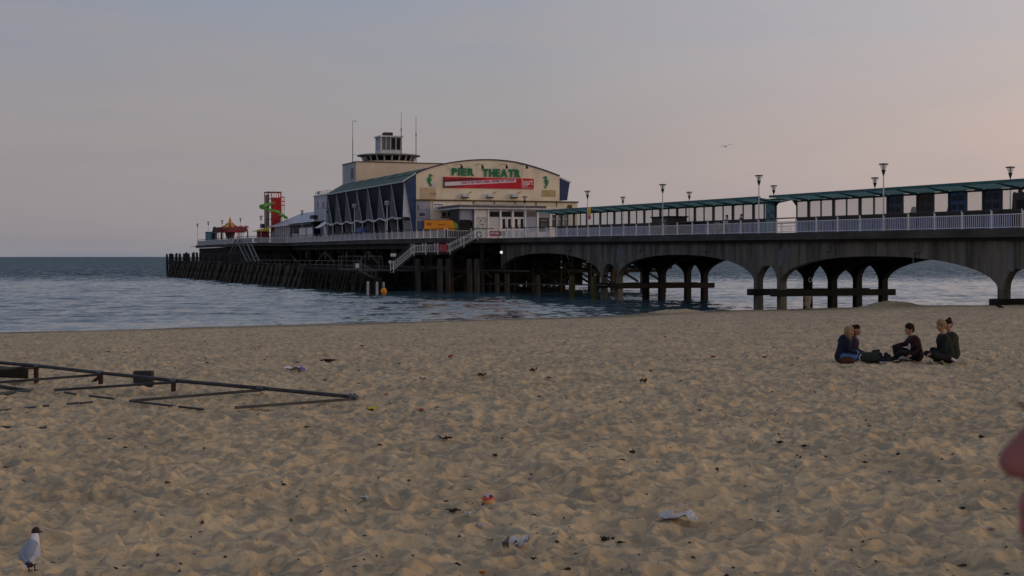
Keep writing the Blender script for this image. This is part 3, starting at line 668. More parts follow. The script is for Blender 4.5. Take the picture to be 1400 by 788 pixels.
for s in np.arange(171, 321, 7.6):
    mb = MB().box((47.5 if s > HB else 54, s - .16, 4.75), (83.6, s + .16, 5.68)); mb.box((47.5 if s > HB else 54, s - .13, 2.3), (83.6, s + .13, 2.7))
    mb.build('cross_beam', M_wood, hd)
    if int(s) % 2 or True:
        mb = MB()
        for d in np.arange(54.6, 81, 7.2): mb.bar((d, s + .3, 1.0), (d + 7.0, s + .3, 5.0), .2, .25); mb.bar((d + 7, s - .3, 1.0), (d, s - .3, 5.0), .2, .25)
        mb.build('brace', M_wood, hd)
for k, s in enumerate((179.3, 205, 236, 270, 305)):   # lapped plank screens added below the deck to block light and keep it dark
    n = 30
    for j in range(n):
        a = 54.2 + 29.4 * j / n; MB().box((a, s + .06 * (j % 2), .7 if k or a < 75 else 3.6), (a + .95, s + .07 + .06 * (j % 2), hz(s) - .42)).build('shade_board', M_wood, hd)
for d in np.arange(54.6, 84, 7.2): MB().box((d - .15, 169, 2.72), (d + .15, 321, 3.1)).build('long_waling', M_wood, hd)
for j in range(22):
    a = HB + .7 + 2.9 * j
    MB().box((47.35 + .05 * (j % 2), a, 2.6), (47.6, a + 2.8, hz(a) - 1.31)).build('face_board', M_conc_d, hd)
MB().box((47.7, HB + .9, 2.6), (53.4, HB + 1.1, hz(HB) - .56)).build('face_board', M_conc_d, hd)
# A-shaped raking braces under the near edge
for ap in (394.4, 445, 504):
    a = onD(ap, 344.5, 53.75)
    for dx, yy in ((-13, 361), (13.5, 360)):
        q = onD(ap + dx, yy, 53.75); MB().bar(a, q, .26, .30, up=(1, 0, 0)).build('raking_brace', M_wood2, hd)
q0 = onD(357, 347, 53.7); MB().bar(q0, onD(368, 357, 53.7), .26, .3, up=(1, 0, 0)).build('raking_brace', M_wood2, hd)
for ap in (375, 394.4, 419, 445, 474, 505):
    a = onD(ap, 344, 53.5); MB().tube((a.x, a.y, a.z), (a.x, a.y, a.z - 1.2), .10, .10, 6).build('service_pipe', M_grey, hd)
hdc = lambda s: hz(s)
M_scr = mat('pale_screen_panel', (.30, .32, .36), .6, var=.15, scale=.6, bump=.05)
railing('white railing of the pier head in front of the theatre side wall', (53.5, 168.6), (53.5, 257.7), hdc, 2.9, nb=10)
railing('white railing at the step of the pier head above the staircase top', (53.7, 168.1), (59.6, 168.1), hdc, 2.9, nb=12)
railing('pale panelled railing across the step where the pier head widens', (47.1, 257.9), (53.2, 257.9), hdc, 2.9, bal=None, panel=M_scr)
railing('pale panelled railing along the seaward end of the pier head', (47.0, 258.3), (47.0, 322.2), hdc, 2.9, bal=None, panel=M_scr)
M_scr2 = mat('blue_grey_screen', (.24, .26, .33), .6, var=.12, scale=.6, bump=.05)
wb = thing('windbreak', 'row of pale grey windbreak panels fixed behind the white railing below the theatre side', 'windbreak', (53.6, 202, hz(202)))
for a in np.arange(202.3, 255, 2.9): z = hz(a); MB().box((53.62, a + .08, z + .12), (53.65, a + 2.82, z + .86)).build('panel', M_scr2, wb)
# piles and fender posts by the neck junction, timber dolphins in the arch
big = MB().lathe((0, 0, 0), [(.36, -4), (.34, 2), (.31, 4.0)], 9).mesh('fender_post', M_wood2); smol = MB().lathe((0, 0, 0), [(.30, -4), (.28, 0), (.26, 2.3)], 9).mesh('fender_post', M_wood2); smw = smol.copy(); smw.materials[0] = M_weed
for px_, dd, mm in ((601.5, 52.2, big), (613, 53.4, big), (642, 55.6, big), (652, 56.0, big), (571.5, 51, big), (679.5, 57.6, smol), (693, 58, smol), (735.5, 58.4, smol), (782.5, 58.6, smw), (812.5, 58.6, smw)):
    s = sD(px_, dd)
    o = bpy.data.objects.new('fender_post', mm); COL.objects.link(o); o.location = l2w((dd, s, 0)); o.rotation_euler = (0, 0, TH)
    ps_ = {601.5: 'thick grey timber post under the staircase landing', 613: 'timber post just beside the thick one below the red sign', 642: 'left one of two close thick timber posts below the stair top', 652: 'right one of two close thick timber posts below the stair top',
           571.5: 'thin dark timber post under the lower stair flight', 679.5: 'short timber post at the dark end of the pier head', 693: 'short timber post where the last arch springs', 735.5: 'lone short timber post in the middle of the dark arch',
           782.5: 'weedy yellowish timber post in the dark arch', 812.5: 'weedy timber post close to the arch pier'}[px_]
    tag(o, ps_, 'timber post', 'timber fender posts in the water by the pier')
# long waling rails between the junction posts
MB().bar(onD(655, 369.5, 57.5), onD(725, 371, 58.2), .1, .12).bar(onD(700, 388.5, 58.0), onD(830, 390, 58.7), .12, .16).bar(onD(655, 388, 57.5), onD(700, 389, 58), .12, .16).solo('waling_rail', M_wood2, 'thin horizontal timber rails running across the dark arch above the water', 'rail', (58, 166, 1.5))
for px_, py_, dd, lb in ((685.5, 345.3, 58.3, 'bright round bulkhead lamp, the biggest, at the dark pier head corner'), (767.5, 358, 62.5, 'upper one of two small pale lamps inside the dark arch'), (767.5, 366, 62.5, 'lower one of two small pale lamps inside the dark arch'), (797.5, 365, 63.0, 'small pale lamp inside the dark arch near the arch pier')):
    q = onD(px_, py_, dd); r_ = .17 if px_ < 700 else .11
    l = thing('bulkhead_lamp', lb, 'lamp', (q.x, q.y, q.z), 'bulkhead lamps under the pier'); MB().ball(q, r_, 10, 7).build('lens', M_lit if px_ < 700 else M_white, l, smooth=True); MB().bar(q + Vector((0, .1, 0)), q + Vector((0, .1, .9)), .05, .05).build('bracket', M_dark, l)

M_wood3 = mat('bleached_pile', (.035, .032, .028), .9, col2=(.11, .10, .088), scale=1.1, stretch=(3, 3, .4), bump=.6)
# ------------------------------------------------------------------ landing stage with fender piles
ls = thing('landing_stage', 'low timber landing stage behind a wall of dark fender piles', 'landing stage', (44, 170, 0))
def dF(s): return 41.4 + (327 - s) * .020
pl = [MB().lathe((0, 0, 0), [(.27, -3.2), (.25, 0.6), (.23, h - .22), (.16, h)], 7).mesh('fender_pile', M_wood) for h in (5.05, 4.9, 3.35, 2.45)]
rk = MB().tube((0, 0, 3.1), (-1.5, .9, -2.2), .20, .23, 7).mesh('raker_pile', M_wood3); rk2 = MB().tube((0, 0, 2.3), (-.9, .6, -2.2), .19, .22, 7).mesh('raker_pile', M_wood)
s = 328.0; k = 0; n_ = 0
while s > 166 and n_ < 255:
    d = dF(s); px_ = 700 + F * (d * CT - s * ST) / (d * ST + s * CT)
    me_ = pl[0] if px_ < 276 else pl[1] if px_ < 330 else pl[2] if px_ < 420 else pl[3]
    if True: piece('fender_pile', me_, ls, (d + random.uniform(-.08, .08), s, random.uniform(-.22, .16)), random.uniform(0, 1), rot=(random.uniform(-.02, .02), random.uniform(-.03, .02), random.uniform(0, 1))); n_ += 1
    if px_ > 236 and px_ < 505: piece('raker_pile', rk if px_ < 420 else rk2, ls, (d - .35, s + random.uniform(-.5, .9), random.uniform(-.15, .15)), rot=(0, random.uniform(-.05, .07), random.uniform(-.2, .25))); n_ += 1
    s -= (3.9 if px_ < 276 else 4.6 if px_ < 330 else 5.6) / (F / (d * ST + s * CT) * (ST + tx(px_) * CT)) * random.uniform(.75, 1.2); k += 1
for z0, sa, sb in ((3.3, 240, 328), (2.75, 185, 328), (1.2, 170, 328)):
    MB().bar((dF(sa) - .02, sa, z0), (dF(sb) - .02, sb, z0), .18, .32).build('waling', M_wood, ls)
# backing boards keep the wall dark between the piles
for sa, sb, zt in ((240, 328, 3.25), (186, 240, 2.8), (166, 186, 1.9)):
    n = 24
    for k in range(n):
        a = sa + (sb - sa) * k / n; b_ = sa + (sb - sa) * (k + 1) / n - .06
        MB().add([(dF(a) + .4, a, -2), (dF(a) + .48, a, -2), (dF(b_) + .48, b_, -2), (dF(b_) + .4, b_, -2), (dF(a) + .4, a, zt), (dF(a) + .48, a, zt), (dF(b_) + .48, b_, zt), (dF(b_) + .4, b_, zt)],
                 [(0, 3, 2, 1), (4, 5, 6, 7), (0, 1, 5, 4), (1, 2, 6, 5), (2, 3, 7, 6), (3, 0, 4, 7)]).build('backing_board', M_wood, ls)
for k, a in enumerate(np.arange(172, 326, 5.0)):
    MB().box((dF(a) + .5, a, 2.45), (52.9, a + 4.92, 2.62)).build('platform_board', M_wood, ls)
# end returns of the pile wall at the seaward corner
for k in range(12): piece('fender_pile', pl[0], ls, (dF(328) + .9 * (k + 1), 328.3, random.uniform(-.2, .1)), .3)
mb = MB(); rr = MB()
for a in np.arange(176, 258, 3.2): mb.tube((dF(a) + .75, a, 2.62), (dF(a) + .75, a, 3.75), .035, .035, 5)
rr.bar((dF(176) + .75, 176, 3.75), (dF(258) + .75, 258, 3.75), .05, .05).bar((dF(176) + .75, 176, 3.2), (dF(258) + .75, 258, 3.2), .04, .04)
mb.build('rail_post', M_grey, ls, kind='stuff'); rr.build('guard_rail', M_grey, ls)
# zig-zag access ladders at the step of the head (pale stringers)
for k, (x0, y0, x1, y1, lb) in enumerate(((325.5, 327.5, 317, 346.5, 'pale steep ladder leaning out from the head deck, leftmost of three'), (325.5, 327.5, 342, 361, 'long pale steep ladder dropping from the head deck to the landing stage, middle of three'), (338, 327.5, 352, 358.5, 'pale steep ladder dropping to the landing stage beside the panelled railing'))):
    a, b_ = onD(x0, y0, 46.3), onD(x1, y1, 45.6)
    ld = thing('ladder', lb, 'ladder', tuple(b_), 'pale ladders at the step of the pier head')
    for e in (-.35, .35): MB().bar(a + Vector((e, 0, 0)), b_ + Vector((e, 0, 0)), .12, .22).build('stringer', M_wood2 if k == 9 else M_grey, ld)
    n = 9; mb = MB()
    for j in range(1, n): c = a.lerp(b_, j / n); MB().box((c.x - .34, c.y - .12, c.z - .03), (c.x + .34, c.y + .12, c.z + .03)).build('tread', M_grey, ld)

# ------------------------------------------------------------------ staircase along the head's landward face
SS = 166.7
def ST3(px_, py_): return onS(px_, py_, SS)
stc = thing('staircase', 'steel staircase with white railings descending in two flights from the pier head', 'staircase', tuple(ST3(600, 346)))
ztop = hz(168) ; p_top = ST3(651, 0); p_l1 = ST3(613, 0); p_l0 = ST3(580, 0); p_f = ST3(564, 0); p_b = ST3(536, 0)
pts = [(p_top.x, ztop), (p_l1.x, 4.78), (p_l0.x, 4.74), (p_f.x, 4.66), (p_b.x, 2.64)]
for (x0, z0), (x1, z1) in zip(pts, pts[1:]):
    for e in (-.55, .55): MB().bar((x0, SS + e, z0 - .12), (x1, SS + e, z1 - .12), .07, .22).build('stringer', M_dark, stc)
    if abs(z0 - z1) > .8:
        n = int(abs(z0 - z1) / .18)
        for j in range(1, n): x = x0 + (x1 - x0) * j / n; z = z0 + (z1 - z0) * j / n; MB().box((x - .14, SS - .5, z - .02), (x + .14, SS + .5, z + .02)).build('tread', M_grey, stc)
    else: MB().box((x0, SS - .5, z0 - .03), (x1, SS + .5, z0 + .02)).build('landing', M_grey, stc)
    for e in (-.6, .6):
        L = abs(x1 - x0); n = max(1, round(L / 1.9))
        for j in range(n + 1):
            x = x0 + (x1 - x0) * j / n; z = z0 + (z1 - z0) * j / n
            if j < n or (x1, z1) == pts[-1]: MB().box((x - .035, SS + e - .035, z - .25), (x + .035, SS + e + .035, z + 1.12)).build('rail_post', M_white, stc)
        for h, mm, wd in ((1.14, M_hand, .07), (.88, M_white, .045), (.12, M_white, .045)): MB().bar((x0, SS + e, z0 + h), (x1, SS + e, z1 + h), wd, wd).build('handrail' if h > 1 else 'rail', mm, stc)
        nn = int(L / .2); mb = MB()
        for j in range(1, nn):
            x = x0 + (x1 - x0) * j / nn; z = z0 + (z1 - z0) * j / nn; mb.box((x - .011, SS + e - .011, z + .12), (x + .011, SS + e + .011, z + .88))
        if mb.v: mb.build('balusters', M_white, stc, kind='stuff')
a, b_ = ST3(597.5, 334), ST3(609, 344.5)
sg = thing('sign', 'square red notice hung on the staircase landing railing', 'sign', (a.x, SS - .68, b_.z)); MB().box((a.x, SS - .70, b_.z), (b_.x, SS - .665, a.z)).build('board', M_redd if False else mat('faded_red_sign', (.34, .03, .05), .6, bump=.02), sg)
mk = MB()
for r_ in range(4):
    for c in range(5): mk.box((a.x + .13 + c * .17, SS - .708, b_.z + .13 + r_ * .18), (a.x + .22 + c * .17, SS - .702, b_.z + .20 + r_ * .18))
mk.build('print_marks', mat('faded_print', (.5, .25, .25), .7, bump=0), sg, kind='stuff')
q = ST3(651.5, 321)
mb = MB()
for k in range(20):
    a0, a1 = 2 * PI * k / 20, 2 * PI * (k + 1) / 20; mb.m = 1 if k % 5 == 0 else 0
    mb.tube((q.x + .32 * math.cos(a0), SS - .8, q.z + .32 * math.sin(a0)), (q.x + .32 * math.cos(a1), SS - .8, q.z + .32 * math.sin(a1)), .06, .06, 6)
mb.solo('life_ring', [M_dark, M_white], 'dark life ring hanging at the top of the staircase', 'life ring', tuple(q), smooth=True)
a, b_ = onS(668.8, 316.3, 168.0), onS(681.5, 322.8, 168.0)
sg = thing('sign', 'low red and grey banner tied to the railing beside the stair top', 'sign', (a.x, 167.9, b_.z)); c = onS(690.5, 322.8, 168)
MB().box((a.x, 167.86, b_.z), (b_.x, 167.9, a.z)).build('red_panel', mat('magenta_red_panel', (.30, .02, .06), .6, bump=.02), sg); MB().box((b_.x + .01, 167.86, b_.z), (c.x, 167.9, a.z)).build('grey_panel', M_grey, sg)
mk = MB()
for i in range(5): mk.box((a.x + .12 + i * .22, 167.852, b_.z + .2), (a.x + .24 + i * .22, 167.857, b_.z + .42))
mk.build('print_marks', M_white, sg, kind='stuff')
# cages, gangway, signs and buoy on the near end of the landing stage
for k, (x0, x1, y0, y1, dd, lb) in enumerate(((467, 493.5, 350.5, 373, 46.5, 'open wire cage frame on the landing stage left of the blue notice'), (499, 523, 350.5, 373, 47.2, 'open wire cage frame on the landing stage between blue notice and staircase'))):
    s = sD((x0 + x1) / 2, dd); a = onS(x0, y1, s); b_ = onS(x1, y0, s)
    cg = thing('wire_cage', lb, 'cage', (a.x, s, a.z), 'wire cages on the landing stage')
    for e in (0, 1.6):
        MB().path([(a.x, s + e, a.z), (a.x, s + e, b_.z), (b_.x, s + e, b_.z), (b_.x, s + e, a.z)], .035, 5).build('frame', M_grey, cg)
    mb = MB()
    for j in range(1, 14): x = a.x + (b_.x - a.x) * j / 14; mb.bar((x, s, a.z), (x, s, b_.z), .006, .006)
    mb.build('mesh_wires', M_grey, cg, kind='stuff')
a, b_ = onS(485.6, 367, 171), onS(491.6, 360, 171)
sg = thing('sign', 'small pale blue square notice on the landing stage', 'sign', (a.x, 171, a.z)); MB().box((a.x, 171, a.z), (b_.x, 171.06, b_.z)).build('board', M_skyblue, sg); MB().box((a.x + .1, 170.985, a.z + .1), (b_.x - .1, 170.995, b_.z - .12)).build('print_area', M_white, sg); MB().bar(((a.x + b_.x) / 2, 171.1, 2.6), ((a.x + b_.x) / 2, 171.1, a.z + .3), .08, .08).build('post', M_dark, sg)
a, b_ = onS(534, 351, 171), onS(541.5, 346.8, 171)
sg = thing('sign', 'small white rectangular notice hung under the deck above the lower flight', 'sign', (a.x, 171, a.z)); MB().box((a.x, 171, a.z), (b_.x, 171.06, b_.z)).build('board', M_white, sg); MB().bar(((a.x + b_.x) / 2, 171.1, b_.z), ((a.x + b_.x) / 2, 171.1, 5.9), .05, .05).build('hanger', M_dark, sg)
q = onS(533.2, 362, 169.5); lb_ = thing('lifebuoy_post', 'pale life ring housing on a post at the foot of the staircase', 'life ring', (q.x, q.y, 2.6)); MB().tube((q.x, q.y, 2.6), (q.x, q.y, 3.7), .06, .06, 6).build('post', M_dark, lb_); MB().ball((q.x, q.y, 3.62), .20, 10, 6, (1, .5, 1.1)).build('housing', M_offw, lb_, smooth=True)
for px_, y0, lb in ((503, 385, 'leftmost of the three white marker posts at the landing'), (515.5, 385.5, 'middle one of three white marker posts at the landing'), (524.3, 386, 'white marker post just above the orange buoy')):
    q = onS(px_, y0, 166.2); MB().lathe((q.x, q.y, 0), [(.15, -3), (.15, q.z - .1), (.13, q.z)], 9).solo('marker_post', M_white if False else mat('stained_white_post', (.38, .38, .36), .7, col2=(.62, .62, .60), scale=1.5, bump=.1), lb, 'post', (q.x, q.y, 0), 'white marker posts at the landing')
q = onS(524.8, 398.2, 165.0); by = thing('buoy', 'round orange mooring buoy floating at the landing', 'buoy', (q.x, q.y, 0)); MB().ball((q.x, q.y, .28), .38, 12, 8, (1, 1, 1.12)).build('float', M_orange, by, smooth=True); MB().tube((q.x, q.y, .66), (q.x, q.y, .86), .05, .05, 6).build('eye', M_dark, by)
gw = thing('gangway', 'thin metal gangway sloping from the landing stage towards the marker posts', 'gangway', tuple(onS(505, 377, 168)))
a, b_ = onS(494, 371, 168), onS(516, 383.5, 168)
for e in (0, 1.0):
    MB().bar(a + Vector((0, e, 0)), b_ + Vector((0, e, 0)), .08, .10).build('stringer', M_grey, gw); MB().bar(a + Vector((0, e, .95)), b_ + Vector((0, e, .95)), .05, .05).build('handrail', M_grey, gw)
    for j in range(4): c = a.lerp(b_, j / 3) + Vector((0, e, 0)); MB().bar(c, c + Vector((0, 0, .95)), .04, .04).build('rail_post', M_grey, gw)
MB().bar(a + Vector((0, .5, .03)), b_ + Vector((0, .5, .03)), .03, .9, up=(0, 1, 0)).build('walkway', M_grey, gw)

# ------------------------------------------------------------------ theatre
SF = 192.1
th_ = thing('theatre', 'cream theatre building with an arched front and big green sign letters, on the pier head', 'theatre', (57, SF, hz(SF)))
Wl, Wr = 57.0, 78.25
arch_px = [(568.9, 237), (588.4, 229.8), (608, 224.5), (631, 220.8), (652, 219.2), (673.7, 219), (695, 220.8), (712.8, 224), (730.5, 229), (748, 234.6), (765, 241.2)]
arc = [onS(x, y, SF) for x, y in arch_px]
fine = []
for i in range(len(arc) - 1):
    fine += [arc[i].lerp(arc[i + 1], t / 3) for t in range(3)]
fine.append(arc[-1]); XL, XR = fine[0].x, fine[-1].x
sm = fine[:]
for _ in range(2): sm = [sm[0]] + [(sm[i - 1] + sm[i] * 2 + sm[i + 1]) / 4 for i in range(1, len(sm) - 1)] + [sm[-1]]
fine = sm
zd = hz(SF) - .02; zc = onS(680, 275, SF).z
front = [(p.x, SF, p.z) for p in fine]
MB().prism([(XL, SF, zc + .08)] + front + [(XR, SF, zc + .08)], (0, .4, 0)).build('front_wall', M_cream, th_)
XA = dS(789.5, SF)
MB().box((XL, SF - .02, zd), (XA, SF + .4, zc - .1)).build('lower_wall', M_cream, th_)
MB().box((XL - .05, SF - .28, zc - .10), (XA + .1, SF + .6, zc + .08)).build('cornice', M_brown, th_)
MB().box((XR + .01, SF + .41, zc - 2.5), (XA, SF + 6, zc - .1)).build('side_block', M_cream, th_)
mb = MB()
for a, b_ in zip(fine, fine[1:]): mb.bar((a.x, SF + .1, a.z + .06), (b_.x, SF + .1, b_.z + .06), .5, .16)
mb.build('arch_trim', M_trim, th_)
# barrel roof behind
back = SF + 42; mb = MB()
mb.strip([(p.x, SF + .41, p.z) for p in fine], [(p.x, back, p.z - .1) for p in fine]); mb.strip([(p.x, back, p.z - .35) for p in fine], [(p.x, SF + .41, p.z - .25) for p in fine]); mb.build('barrel_roof', M_green, th_)
MB().box((XL + .02, SF + .42, zd), (XL + .35, back, fine[0].z - .3)).build('side_wall', M_blued, th_); MB().box((XR - .35, SF + .42, zd), (XR - .02, back, fine[-1].z - .3)).build('side_wall', M_blued, th_)
# left wing: leaning glazing, white fins, green lean-to roof
ze = 14.30; dT, dB0 = 55.45, 56.8
bays = [sD(x, 55.4) for x in (552.4, 535, 518.5, 503, 488, 473.5, 460.5, 447)]
s_a, s_b = SF + .05, bays[-1]; step = (s_b - bays[0]) / 7; bays = [bays[0] + step * k for k in range(8)]
zh = lambda z: dT + (dB0 - dT) * (ze - z) / (ze - hz(200))
for k in range(7):
    a, b_ = bays[k] + .06, bays[k + 1] - .06; z0 = hz(a)
    for lo, hi in ((z0, 9.2), (9.5, 11.9), (11.95, ze - .05)):
        MB().add([(zh(lo), a, lo), (zh(lo), b_, lo), (zh(hi), b_, hi), (zh(hi), a, hi), (zh(lo) + .1, a, lo), (zh(lo) + .1, b_, lo), (zh(hi) + .1, b_, hi), (zh(hi) + .1, a, hi)],
                 [(0, 1, 2, 3), (7, 6, 5, 4), (0, 4, 5, 1), (1, 5, 6, 2), (2, 6, 7, 3), (3, 7, 4, 0)]).build('side_glazing', M_glassn, th_)
    if k in (3, 4):
        for j in range(3): MB().box((zh(8) - .3, a + .8 + j * 1.5, hz(a) + .1), (zh(8) - .05, a + 1.7 + j * 1.5, hz(a) + 2.2)).build('blue_shutter', M_blue, th_)
    MB().box((zh(11.9) - .02, a, 9.2), (zh(9.2) + .2, b_, 9.5)).build('spandrel', M_dark, th_)
for k in range(8):
    s = bays[k]; z0 = hz(s)
    MB().bar((zh(z0) - .04, s, z0), (zh(ze) - .04, s, ze), .14, .16, up=(0, 1, 0)).build('glazing_frame', M_white, th_)
    MB().prism([(dT - .06, s - .04, ze - .3), (zh(9.6) - .13, s - .04, 9.6), (dT - .22, s - .04, 9.6)], (0, .08, 0)).build('fin', M_white if k == 0 else mat('fin_shaded', (.22, .24, .28), .7, var=.15, bump=.03), th_)
    MB().prism([(dT - .25, s - .04, 9.15), (zh(9.15) - .13, s - .04, 9.15), (zh(z0) - .13, s - .04, z0), (dT + .05, s - .04, z0)], (0, .08, 0)).build('lower_fin', MATS['fin_shaded'], th_)
MB().prism([(dT, s_a, ze), (XL - .02, s_a, fine[0].z - .05), (XL - .02, s_a, zd), (zh(zd), s_a, zd)], (0, .25, 0)).build('end_wall', M_blued if False else mat('end_wall_blue', (.02, .045, .135), .5, var=.2, scale=.4, bump=.04), th_)
MB().prism([(dT, bays[-1] + .1, ze), (XL - .02, bays[-1] + .1, fine[0].z - .05), (XL - .02, bays[-1] + .1, zd), (zh(zd), bays[-1] + .1, zd)], (0, .25, 0)).build('end_wall', M_offw, th_)
mb = MB(); n = 7
for k in range(7):
    a, b_ = s_a - .1 if k == 0 else bays[k], bays[k + 1] + (.4 if k == 6 else -.03)
    q = [(dT - .28, a, ze + .02), (XL + 1.2, a, fine[2].z + .18), (XL + 1.2, b_, fine[2].z + .12), (dT - .28, b_, ze + .02)]
    MB().add(q + [(x, y, z - .12) for x, y, z in q], [(0, 1, 2, 3), (7, 6, 5, 4), (0, 4, 5, 1), (1, 5, 6, 2), (2, 6, 7, 3), (3, 7, 4, 0)]).build('lean_to_roof', M_green, th_)
MB().bar((dT - .34, s_a - .15, ze), (dT - .34, bays[-1] + .5, ze), .14, .16).build('gutter', M_offw, th_)
MB().bar((dT - .34, s_a - .08, ze + .05), (XL - .02, s_a - .08, fine[0].z + .02), .12, .10).build('verge', M_white, th_)
# wavy canopy along the wing
ww = [(s_a + (bays[-1] - s_a) * i / 84) for i in range(85)]; wz = lambda s: 9.42 + .17 * math.cos(2 * PI * (s - bays[0] - step * .55) / step) * (1 if s > bays[0] + 1 else .1)
mb = MB()
for a, b_ in zip(ww, ww[1:]): mb.bar((54.75, a, wz(a)), (54.75, b_, wz(b_)), .10, .15)
mb.build('wavy_fascia', M_white, th_)
mb = MB(); mb.strip([(54.8, a, wz(a)) for a in ww], [(zh(9.4), a, wz(a)) for a in ww]); mb.build('wavy_canopy', M_offw, th_)
for s in np.linspace(bays[0] + 1, bays[-1] - .5, 8): MB().tube((54.8, s, hz(s)), (54.8, s, 9.3), .06, .06, 7).build('canopy_post', M_white, th_)
# right wing end
p1 = onS(765.5, 244, SF + .5); p2 = onS(779, 250, SF + .5); p3 = onS(775.5, 274, SF + .5)
MB().prism([tuple(p1), tuple(p2), tuple(p3), (p1.x, SF + .5, p3.z)], (0, 30, 0)).build('wing_wall', MATS['end_wall_blue'], th_)
MB().bar((p1.x, SF + .4, p1.z + .1), (p2.x + .15, SF + .4, p2.z + .05), .25, .14).build('verge', M_white, th_)
# lettering
def letters(word, x0, x1, y0, y1, y0b=None):
    n = len(word); me_, w_all = text_mesh(word, 1, M_lgreen)
    a = onS(x0, y1, SF); b_ = onS(x1, y1, SF); h = onS(x0, y0, SF).z - a.z
    h2 = h / .73; total = b_.x - a.x; ws = []
    for c in word: m_, w_ = text_mesh(c, h2, M_lgreen, .07, .058 * h2); ws.append((m_, w_))
    sumw = sum(w_ for _, w_ in ws); sx = 1.05; gap = (total - sumw * sx) / max(1, n - 1)
    if gap < .12: sx = (total - .12 * (n - 1)) / sumw; gap = .12
    x = a.x; dz = 0
    for c, (m_, w_) in zip(word, ws):
        for v in m_.vertices: v.co.x *= sx
        piece('letter', m_, th_, (x, SF - .12, a.z)); x += w_ * sx + gap
letters('PIER', 617.3, 648, 229.9, 239.4); letters('THEATR', 659.5, 711.3, 231, 241)
q = onS(713.6, 240, SF); MB().box((q.x, SF - .006, q.z), (q.x + .08, SF - .001, q.z + .95)).build('letter_ghost', mat('ghost_stain', (.40, .34, .22), .8, bump=0), th_)
# seahorse emblems
def seahorse(cx, y0, y1, flip=1):
    a = onS(cx, y1, SF); b_ = onS(cx, y0, SF); H = b_.z - a.z; mb = MB()
    pts_ = [(-.02, .02, .035), (.06, .0, .05), (.12, .06, .06), (.08, .13, .07), (-.02, .2, .085), (-.06, .32, .12), (-.05, .45, .17), (0, .58, .18), (.02, .7, .13), (.0, .8, .10), (.03, .9, .12), (.10, .92, .085), (.2, .88, .05), (.26, .85, .04)]
    for (x0, z0, r0), (x1, z1, r1) in zip(pts_, pts_[1:]): mb.tube((a.x + flip * x0 * H, SF - .10, a.z + z0 * H), (a.x + flip * x1 * H, SF - .10, a.z + z1 * H), r0 * H * .85, r1 * H * .85, 8)
    for z0 in (.5, .58, .66): mb.prism([(a.x - flip * .10 * H, SF - .14, a.z + (z0 - .06) * H), (a.x - flip * .27 * H, SF - .14, a.z + z0 * H), (a.x - flip * .10 * H, SF - .14, a.z + (z0 + .04) * H)], (0, .08, 0))
    for x_, z_ in ((-.05, 1.0), (.02, 1.03)): mb.prism([(a.x + flip * (x_ - .04) * H, SF - .12, a.z + .92 * H), (a.x + flip * x_ * H, SF - .12, a.z + z_ * H), (a.x + flip * (x_ + .05) * H, SF - .12, a.z + .92 * H)], (0, .06, 0))
    mb.build('seahorse_emblem', mat('emblem_green', (.02, .20, .07), .5, col2=(.05, .30, .14), scale=2.5, bump=.05), th_, smooth=False)
seahorse(587.6, 238.3, 254.5, 1); seahorse(746.5, 241.0, 257.3, -1)
# faded panels
def rectS(x0, y0, x1, y1, s, mt, nm, par, t_=.04, **k):
    a, b_ = onS(x0, y1, s), onS(x1, y0, s); return MB().box((a.x, s - t_, a.z), (b_.x, s, b_.z)).build(nm, mt, par, **k)
rectS(574.5, 256.8, 595.5, 272.3, SF - .003, mat('faded_board', (.46, .37, .24), .8, col2=(.56, .46, .30), scale=.9, bump=.05), 'faded_panel', th_)
rectS(588, 263.5, 596.5, 267, SF - .05, mat('red_brown_smear', (.36, .17, .11), .8, col2=(.50, .36, .24), scale=3, bump=0), 'stain_patch', th_)
rectS(590.5, 250, 596, 256, SF - .003, M_offw, 'pale_patch', th_, .03)
rectS(740.5, 260.3, 759.5, 269.2, SF - .003, mat('tan_board', (.38, .29, .14), .8, col2=(.48, .38, .20), scale=.9, bump=.05), 'faded_panel', th_)
# floodlights and arm lamps on the front
for x in (634.5, 668.5, 702): 
    a = onS(x - 4.6, 271.2, SF); b_ = onS(x + 4.6, 265.6, SF)
    fl_ = MB().box((a.x + .1, SF - .65, a.z + .12), (b_.x - .05, SF - .05, b_.z)).build('floodlight', M_offw, th_, bevel=.05); MB().box((a.x, SF - .7, a.z), (b_.x, SF - .02, a.z + .11)).build('tray', M_dark, fl_)
    MB().bar((b_.x, SF - .1, b_.z), (b_.x + .6, SF - .1, b_.z + .35), .05, .05).build('bracket', M_dark, fl_)
for x in (627.5, 656, 689, 716.5):
    q = onS(x, 228.6, SF); arm = MB().path([(q.x - .6, SF - .0, q.z + .25), (q.x - .5, SF - .9, q.z + .35), (q.x, SF - 1.1, q.z + .25)], .035, 5).build('lamp_arm', M_dark, th_)
    MB().tube((q.x - .02, SF - 1.1, q.z + .25), (q.x + .08, SF - .95, q.z - .22), .10, .22, 8).build('spot_shade', M_dark, arm)
